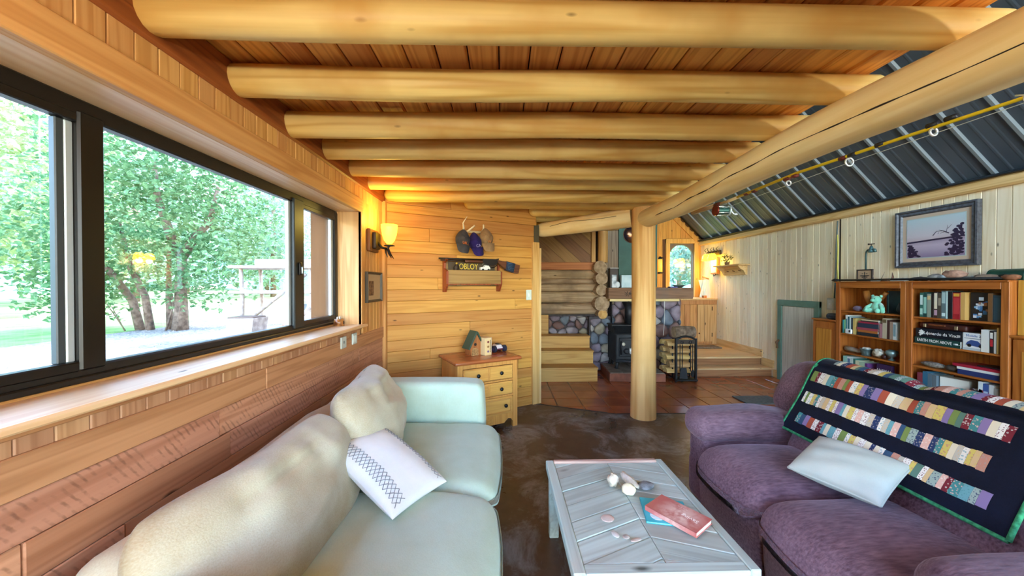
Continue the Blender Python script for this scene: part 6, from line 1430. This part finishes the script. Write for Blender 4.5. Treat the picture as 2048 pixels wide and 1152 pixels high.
# ------------------------------------------------------------------ outdoors
GZ = .55
gd_ = struct('ground')
GRAV = mottled('pale_gravel', 'A89F95', '6E665F', 22, .95, .7, detail=6); LAWN = mottled('mown_lawn', '8DB060', '6C9148', 3, .95, .5, bscale=60)
MB().box(-7.4, -1.62, -40, 90, -.3, GZ).build('gravel_yard', GRAV, gd_); MB().box(-11.3, -7.4, -40, 90, -.3, GZ+.005).build('lawn_strip', LAWN, gd_)
MB().box(-12.8, -11.3, -40, 90, -.3, GZ-.005).build('pale_track', mottled('dry_track', 'D9CFB8', 'B5A88C', 5, .95, .4), gd_); MB().box(-70, -12.8, -60, 110, -.3, GZ).build('meadow', mottled('dry_meadow', 'B5BE7C', '86A058', 1.2, .95, .6, bscale=40), gd_)
MB().box(-7.4, 30, 9.0, 110, -.3, GZ-.02).build('front_yard', LAWN, gd_)
m = MB(); rr = random.Random(8)
for k in range(2600):
    x, y = rr.uniform(-7.3, -2.2), rr.uniform(.5, 9); r = rr.uniform(.008, .022); h = r*.7
    m.add([(x-r, y, GZ), (x, y-r*.8, GZ), (x+r*.9, y, GZ), (x, y+r, GZ), (x, y, GZ+h)], [(0, 1, 4), (1, 2, 4), (2, 3, 4), (3, 0, 4)])
o = m.build('gravel_stones', mottled('gravel_chip', 'B5ACA2', '6A625B', 50, .9, 0), gd_); o['kind'] = 'stuff'
def leafmat(name, a, b, c):
    t = NT(name, .5, spec=.3); v = t.coords((1, 1, 1)); n1 = t.noise(v, 6, 3); n2 = t.noise(v, 23, 2)
    cc = t.mix(t.ramp(n1, .38, .62), col(a), col(b)); cc = t.mix(t.ramp(n2, .55, .68), cc, col(c)); t.base(cc)
    tr = t.n('BsdfTranslucent'); t.l(cc, tr.inputs[0]); mx = t.n('MixShader'); mx.inputs[0].default_value = .4
    o = [x for x in t.t.nodes if x.type == 'OUTPUT_MATERIAL'][0]; t.l(t.b.outputs[0], mx.inputs[1]); t.l(tr.outputs[0], mx.inputs[2]); t.l(mx.outputs[0], o.inputs[0]); return t.m
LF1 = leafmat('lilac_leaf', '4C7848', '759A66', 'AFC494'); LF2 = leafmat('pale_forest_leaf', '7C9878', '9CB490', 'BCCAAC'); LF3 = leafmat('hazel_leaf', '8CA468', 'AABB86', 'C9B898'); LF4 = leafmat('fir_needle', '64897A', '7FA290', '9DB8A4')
BK = mottled('grey_brown_bark', '8C7462', '5E4A3C', 14, .95, .6, detail=5)
LEAF = [(-.5, 0, 0), (-.1, -.36, .04), (.5, 0, -.04), (-.1, .36, .04), (-.05, 0, -.05)]; LEAFF = [(0, 1, 4), (1, 2, 4), (2, 3, 4), (3, 0, 4)]
def leafx(p, s, rr_):
    a, b, c = rr_.uniform(0, 6.28), rr_.gauss(.25, .5), rr_.gauss(0, .5)
    return Matrix.Translation(p) @ Matrix.Rotation(a, 4, 'Z') @ Matrix.Rotation(b, 4, 'Y') @ Matrix.Rotation(c, 4, 'X') @ Matrix.Scale(s, 4)
def crown_pts(n, blobs, rr_, shell=.55):
    out = []; tot = sum(b[3]*b[4]*b[5] for b in blobs)
    for b in blobs:
        for k in range(int(n*b[3]*b[4]*b[5]/tot)):
            d = Vector((rr_.gauss(0, 1), rr_.gauss(0, 1), rr_.gauss(0, 1))).normalized(); q = 1-(1-shell)*rr_.random()**1.6
            lump = 1+.28*noise.noise(d*2.3+Vector((b[0], b[1], b[2])))
            out.append(Vector((b[0]+d.x*b[3]*q*lump, b[1]+d.y*b[4]*q*lump, b[2]+d.z*b[5]*q*lump)))
    return out
def tree(name, lab, loc, blobs, n, ls, mat, trunks, seed, group=None, single=0, shell=.55):
    rr_ = random.Random(seed); t = thing(name, lab, 'tree' if 'shrub' not in name else 'shrub', loc, 0, group); m = MB(); pts = crown_pts(n, blobs, rr_, shell)
    if single:   # the leaves that show largest are leaves of their own
        camv = Vector((0, 0, 1.48))-Vector(loc); pts.sort(key=lambda p: (p-camv).length); me = MB().add(LEAF, LEAFF).data('leaf', mat)
        for p in pts[:single]:
            o = bpy.data.objects.new('leaf', me); COL.objects.link(o); o.parent = t; o.matrix_local = leafx(p, ls*rr_.uniform(.8, 1.3), rr_)
        pts = pts[single:]
    for p in pts: M_ = leafx(p, ls*rr_.uniform(.7, 1.3), rr_); m.add([M_ @ Vector(q) for q in LEAF], LEAFF)
    f = m.build('foliage', mat, t); f['kind'] = 'stuff'
    for tr_ in trunks: m = MB(); m.tube(*tr_, 9, fn=lambda i, a: 1+.15*nz((math.cos(a)*2, i*.7, math.sin(a)*2))); m.build('trunk' if tr_[1][0] > .07 else 'branch', BK, t, True)
    return t
bl = [(-.2, .1, 2.2, 1.9, 1.7, 1.5), (-1.5, -.2, 1.6, 1.2, 1.2, 1.3), (1.1, .2, 1.9, 1.2, 1.2, 1.4), (-.4, 0, 3.6, 1.5, 1.5, 1.1), (-1.3, -.2, .8, .9, .9, .7), (.5, -.2, .9, .7, .6, .5)]
trk = [([(.3, 0, 0), (.32, 0, .5), (.28, .02, 1.0), (.35, 0, 1.6)], [.14, .11, .09, .08]), ([(.35, 0, 1.5), (.6, 0, 1.9), (1.0, -.1, 2.2), (1.15, -.1, 2.9)], [.09, .07, .055, .03]), ([(.3, 0, 1.5), (.1, 0, 2.0), (-.05, -.1, 2.7), (-.1, -.1, 3.4)], [.09, .08, .06, .03]),
       ([(-.5, 0, 0), (-.65, 0, .6), (-1.0, -.1, 1.2), (-1.6, -.2, 1.7)], [.08, .07, .06, .04]), ([(-.3, 0, 0), (-.4, 0, .7), (-.8, .1, 1.3), (-1.0, .1, 2.2)], [.075, .06, .05, .03]), ([(.0, .1, 0), (-.02, .1, .8), (.0, .1, 1.8)], [.06, .05, .03]), ([(.1, -.1, 0), (.25, -.1, .5), (.3, -.2, .9)], [.02, .015, .01]), ([(-.6, -.2, 0), (-.75, -.3, .5)], [.012, .006]), ([(-.7, -.1, 0), (-.95, -.2, .55)], [.012, .006]), ([(.4, -.2, 0), (.55, -.3, .5)], [.012, .006]), ([(.9, -.1, 2.2), (1.3, -.3, 2.5)], [.035, .012])]
tree('lilac_shrub', 'large green lilac shrub with several brown trunks right outside the window', (-6.9, 7.5, GZ), bl, 10500, .115, LF1, trk, 4, single=300, shell=.35)
tree('hazel_shrub', 'pale yellow green shrub filling the left window pane beyond the lawn', (-14.2, 9.6, GZ), [(0, 0, 3.6, 3.2, 3.4, 2.6), (.4, -2.5, 2.6, 2.2, 2.4, 1.9), (0, 1.5, 6.2, 2.5, 2.6, 1.7), (.8, 2.5, 2.4, 1.8, 2, 1.5)], 11000, .19, LF3, [([(0, 0, 0), (.1, 0, 2), (0, .3, 5)], [.14, .12, .05]), ([(.2, -1, 0), (.6, -1.4, 2.5)], [.08, .04])], 9, shell=.45)
fs2 = [(-20, 20, 9, 4.2, 'far'), (-17, 27, 10, 4, 'far'), (-14, 34, 12, 4.4, 'far'), (-24, 14, 9, 4.5, 'far'), (-28, 24, 12, 5, 'far'), (-22, 34, 13, 5, 'far'), (-11.5, 40, 13, 4.6, 'far'), (-31, 36, 15, 6, 'far'), (-27, 5, 9, 4.6, 'far'), (-30, -3, 11, 5, 'far'), (-36, 15, 14, 6, 'far'), (-17, 46, 14, 5, 'far'), (-8, 36, 12, 4, 'far'), (-5, 47, 14, 5, 'far'), (1, 40, 13, 5, 'far'), (8, 34, 12, 5, 'far'), (15, 30, 11, 5, 'far'), (13, 22, 8, 3.6, 'far'), (20, 40, 14, 6, 'far'), (25, 26, 11, 5, 'far')]
for i, (x, y, h, r, _) in enumerate(fs2):
    fir = i % 3 == 2
    if fir: blobs = [(0, 0, h*(.22+.15*k), r*.75*(1-.17*k), r*.75*(1-.17*k), h*.12) for k in range(6)]
    else: blobs = [(0, 0, h*.55, r, r, h*.36), (r*.4, -.4*r, h*.3, r*.8, r*.8, h*.22), (-r*.5, .3*r, h*.35, r*.8, r*.8, h*.25), (0, 0, h*.82, r*.6, r*.6, h*.17)]
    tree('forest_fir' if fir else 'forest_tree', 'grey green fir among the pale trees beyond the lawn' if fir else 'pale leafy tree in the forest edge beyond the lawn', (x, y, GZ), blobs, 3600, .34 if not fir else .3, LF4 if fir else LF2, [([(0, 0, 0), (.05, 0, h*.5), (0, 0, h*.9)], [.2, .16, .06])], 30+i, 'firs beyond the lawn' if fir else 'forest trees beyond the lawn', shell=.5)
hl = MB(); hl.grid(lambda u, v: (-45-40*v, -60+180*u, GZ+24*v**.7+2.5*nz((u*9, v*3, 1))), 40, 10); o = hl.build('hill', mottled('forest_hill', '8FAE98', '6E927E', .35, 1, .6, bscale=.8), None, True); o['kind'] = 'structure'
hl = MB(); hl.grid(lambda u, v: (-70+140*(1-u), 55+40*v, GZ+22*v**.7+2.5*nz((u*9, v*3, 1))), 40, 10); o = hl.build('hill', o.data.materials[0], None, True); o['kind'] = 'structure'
t = thing('pine_tree', 'thick pink grey pine trunk behind the log potting bench', 'tree', (-4.45, 8.9, GZ))
m = MB(); m.tube([(0, 0, 0), (0, 0, 3), (.05, 0, 7)], [.24, .2, .15], 14, fn=lambda i, a: 1+.1*nz((math.cos(a)*3, math.sin(a)*3, i))); m.build('trunk', mottled('pine_bark', 'A98E84', '7C665E', 16, .95, .6), t, True)
m = MB(); rr_ = random.Random(5)
for p in crown_pts(2200, [(0, 0, 7.4, 2.2, 2.2, 1.6)], rr_): M_ = leafx(p, .26, rr_); m.add([M_ @ Vector(q) for q in LEAF], LEAFF)
f = m.build('foliage', LF4, t); f['kind'] = 'stuff'
PB = mottled('sunbleached_log', 'C9B8AA', '9A8A80', 12, .9, .4)
pb = thing('potting_bench', 'rustic log potting bench with slab shelves outside the small window pane', 'bench', (-3.75, 6.3, GZ))
for x, y in ((-.62, -.2), (.55, -.25), (-.6, .25), (.5, .3)): m = MB(); m.tube([(x, y, 0), (x+.02, y, .7), (x-.01, y, 1.25)], [.035, .03, .028], 8); m.build('leg', PB, pb, True)
for z, n_ in ((1.22, 'top_slab'), (.80, 'shelf_slab')): MB().rbox((0, 0, z), (1.55, .62, .05), .02, 6, lambda u, p: (p.x, p.y+.04*nz((p.x*3, 1, 2)), p.z)).build(n_, PB, pb, True)
for a, b_ in (((-.55, -.3, .25), (.5, -.3, 1.1)), ((.1, -.32, .0), (.55, -.3, .55))): m = MB(); m.tube([a, b_], [.035, .03], 8); m.build('brace', PB, pb, True)
m = MB(); m.rbox((-.02, .28, 1.33), (1.4, .05, .12), .02, 5); m.build('back_rail', PB, pb, True)
pk = thing('planter_box', 'weathered wooden planter box with soil on the gravel by the bench', 'planter', (-4.1, 5.85, GZ)); m = MB(); m.prism([(-.16, 0), (.16, 0), (.22, .40), (-.22, .40)], -.18, .18, 'Y'); m.build('box', PB, pk); MB().box(-.2, .2, -.16, .16, .39, .42, .01).build('soil', plain('6E5A4C', .95), pk); MB().box(-.21, .21, -.19, -.178, .1, .16, .003).build('band', plain('A98A84', .8), pk)
t = thing('terracotta_pot', 'terracotta pot under the log potting bench', 'pot', (-3.55, 6.2, GZ)); m = MB(); m.lathe([(0, 0), (.12, 0), (.16, .22), (.18, .22), (.18, .27), (.15, .27), (0, .25)], 16); m.build('pot', plain('C08E74', .8), t, True)
t = thing('grey_pail', 'small grey pail hanging under the bench shelf', 'pail', (-3.42, 6.1, GZ+.40)); m = MB(); m.lathe([(0, 0), (.09, 0), (.12, .2), (.11, .2), (.08, .02), (0, .02)], 14); m.build('pail', plain('9A9E9C', .6), t, True); m = MB(); m.tube([(.11*math.cos(a*.3142), 0, .2+.16*math.sin(a*.3142)) for a in range(11)], .004, 4, False); m.build('bail', plain('8A8E8C', .5), t)

# ------------------------------------------------------------------ unseen fill lamps added behind the camera to brighten the ceiling
def fill_lamp(lab, x, y, e):
    t = thing('added_fill_lamp', lab, 'lamp', (x, y, 0)); m = MB(); m.lathe([(0, 0), (.15, 0), (.15, .02), (.03, .035), (0, .035)], 20); m.build('base', BLACKMETAL, t, True, auto=40)
    MB().cyl((0, 0, .03), (0, 0, 1.62), .013, .013, 10).build('pole', BLACKMETAL, t, True, auto=40)
    m = MB(); m.lathe([(.03, 0), (.12, .05), (.17, .12), (.165, .12), (.11, .055), (.02, .01)], 24, (0, 0, 1.62)); m.build('lamp_shade', glow('fill_lamp_bowl', 'FFE6C2', 2.0), t, True)
    l = bpy.data.lights.new('lamp_bulb', 'POINT'); l.energy = e; l.color = (1, .93, .82); l.shadow_soft_size = .06; o = bpy.data.objects.new('lamp_bulb', l); COL.objects.link(o); o.parent = t; o.location = (0, 0, 1.725)
fill_lamp('added opal fill lamp behind the near end of the cream sofa', -.75, -.9, 66); fill_lamp('added opal fill lamp behind the near end of the plum sofa', 2.9, -.6, 68)
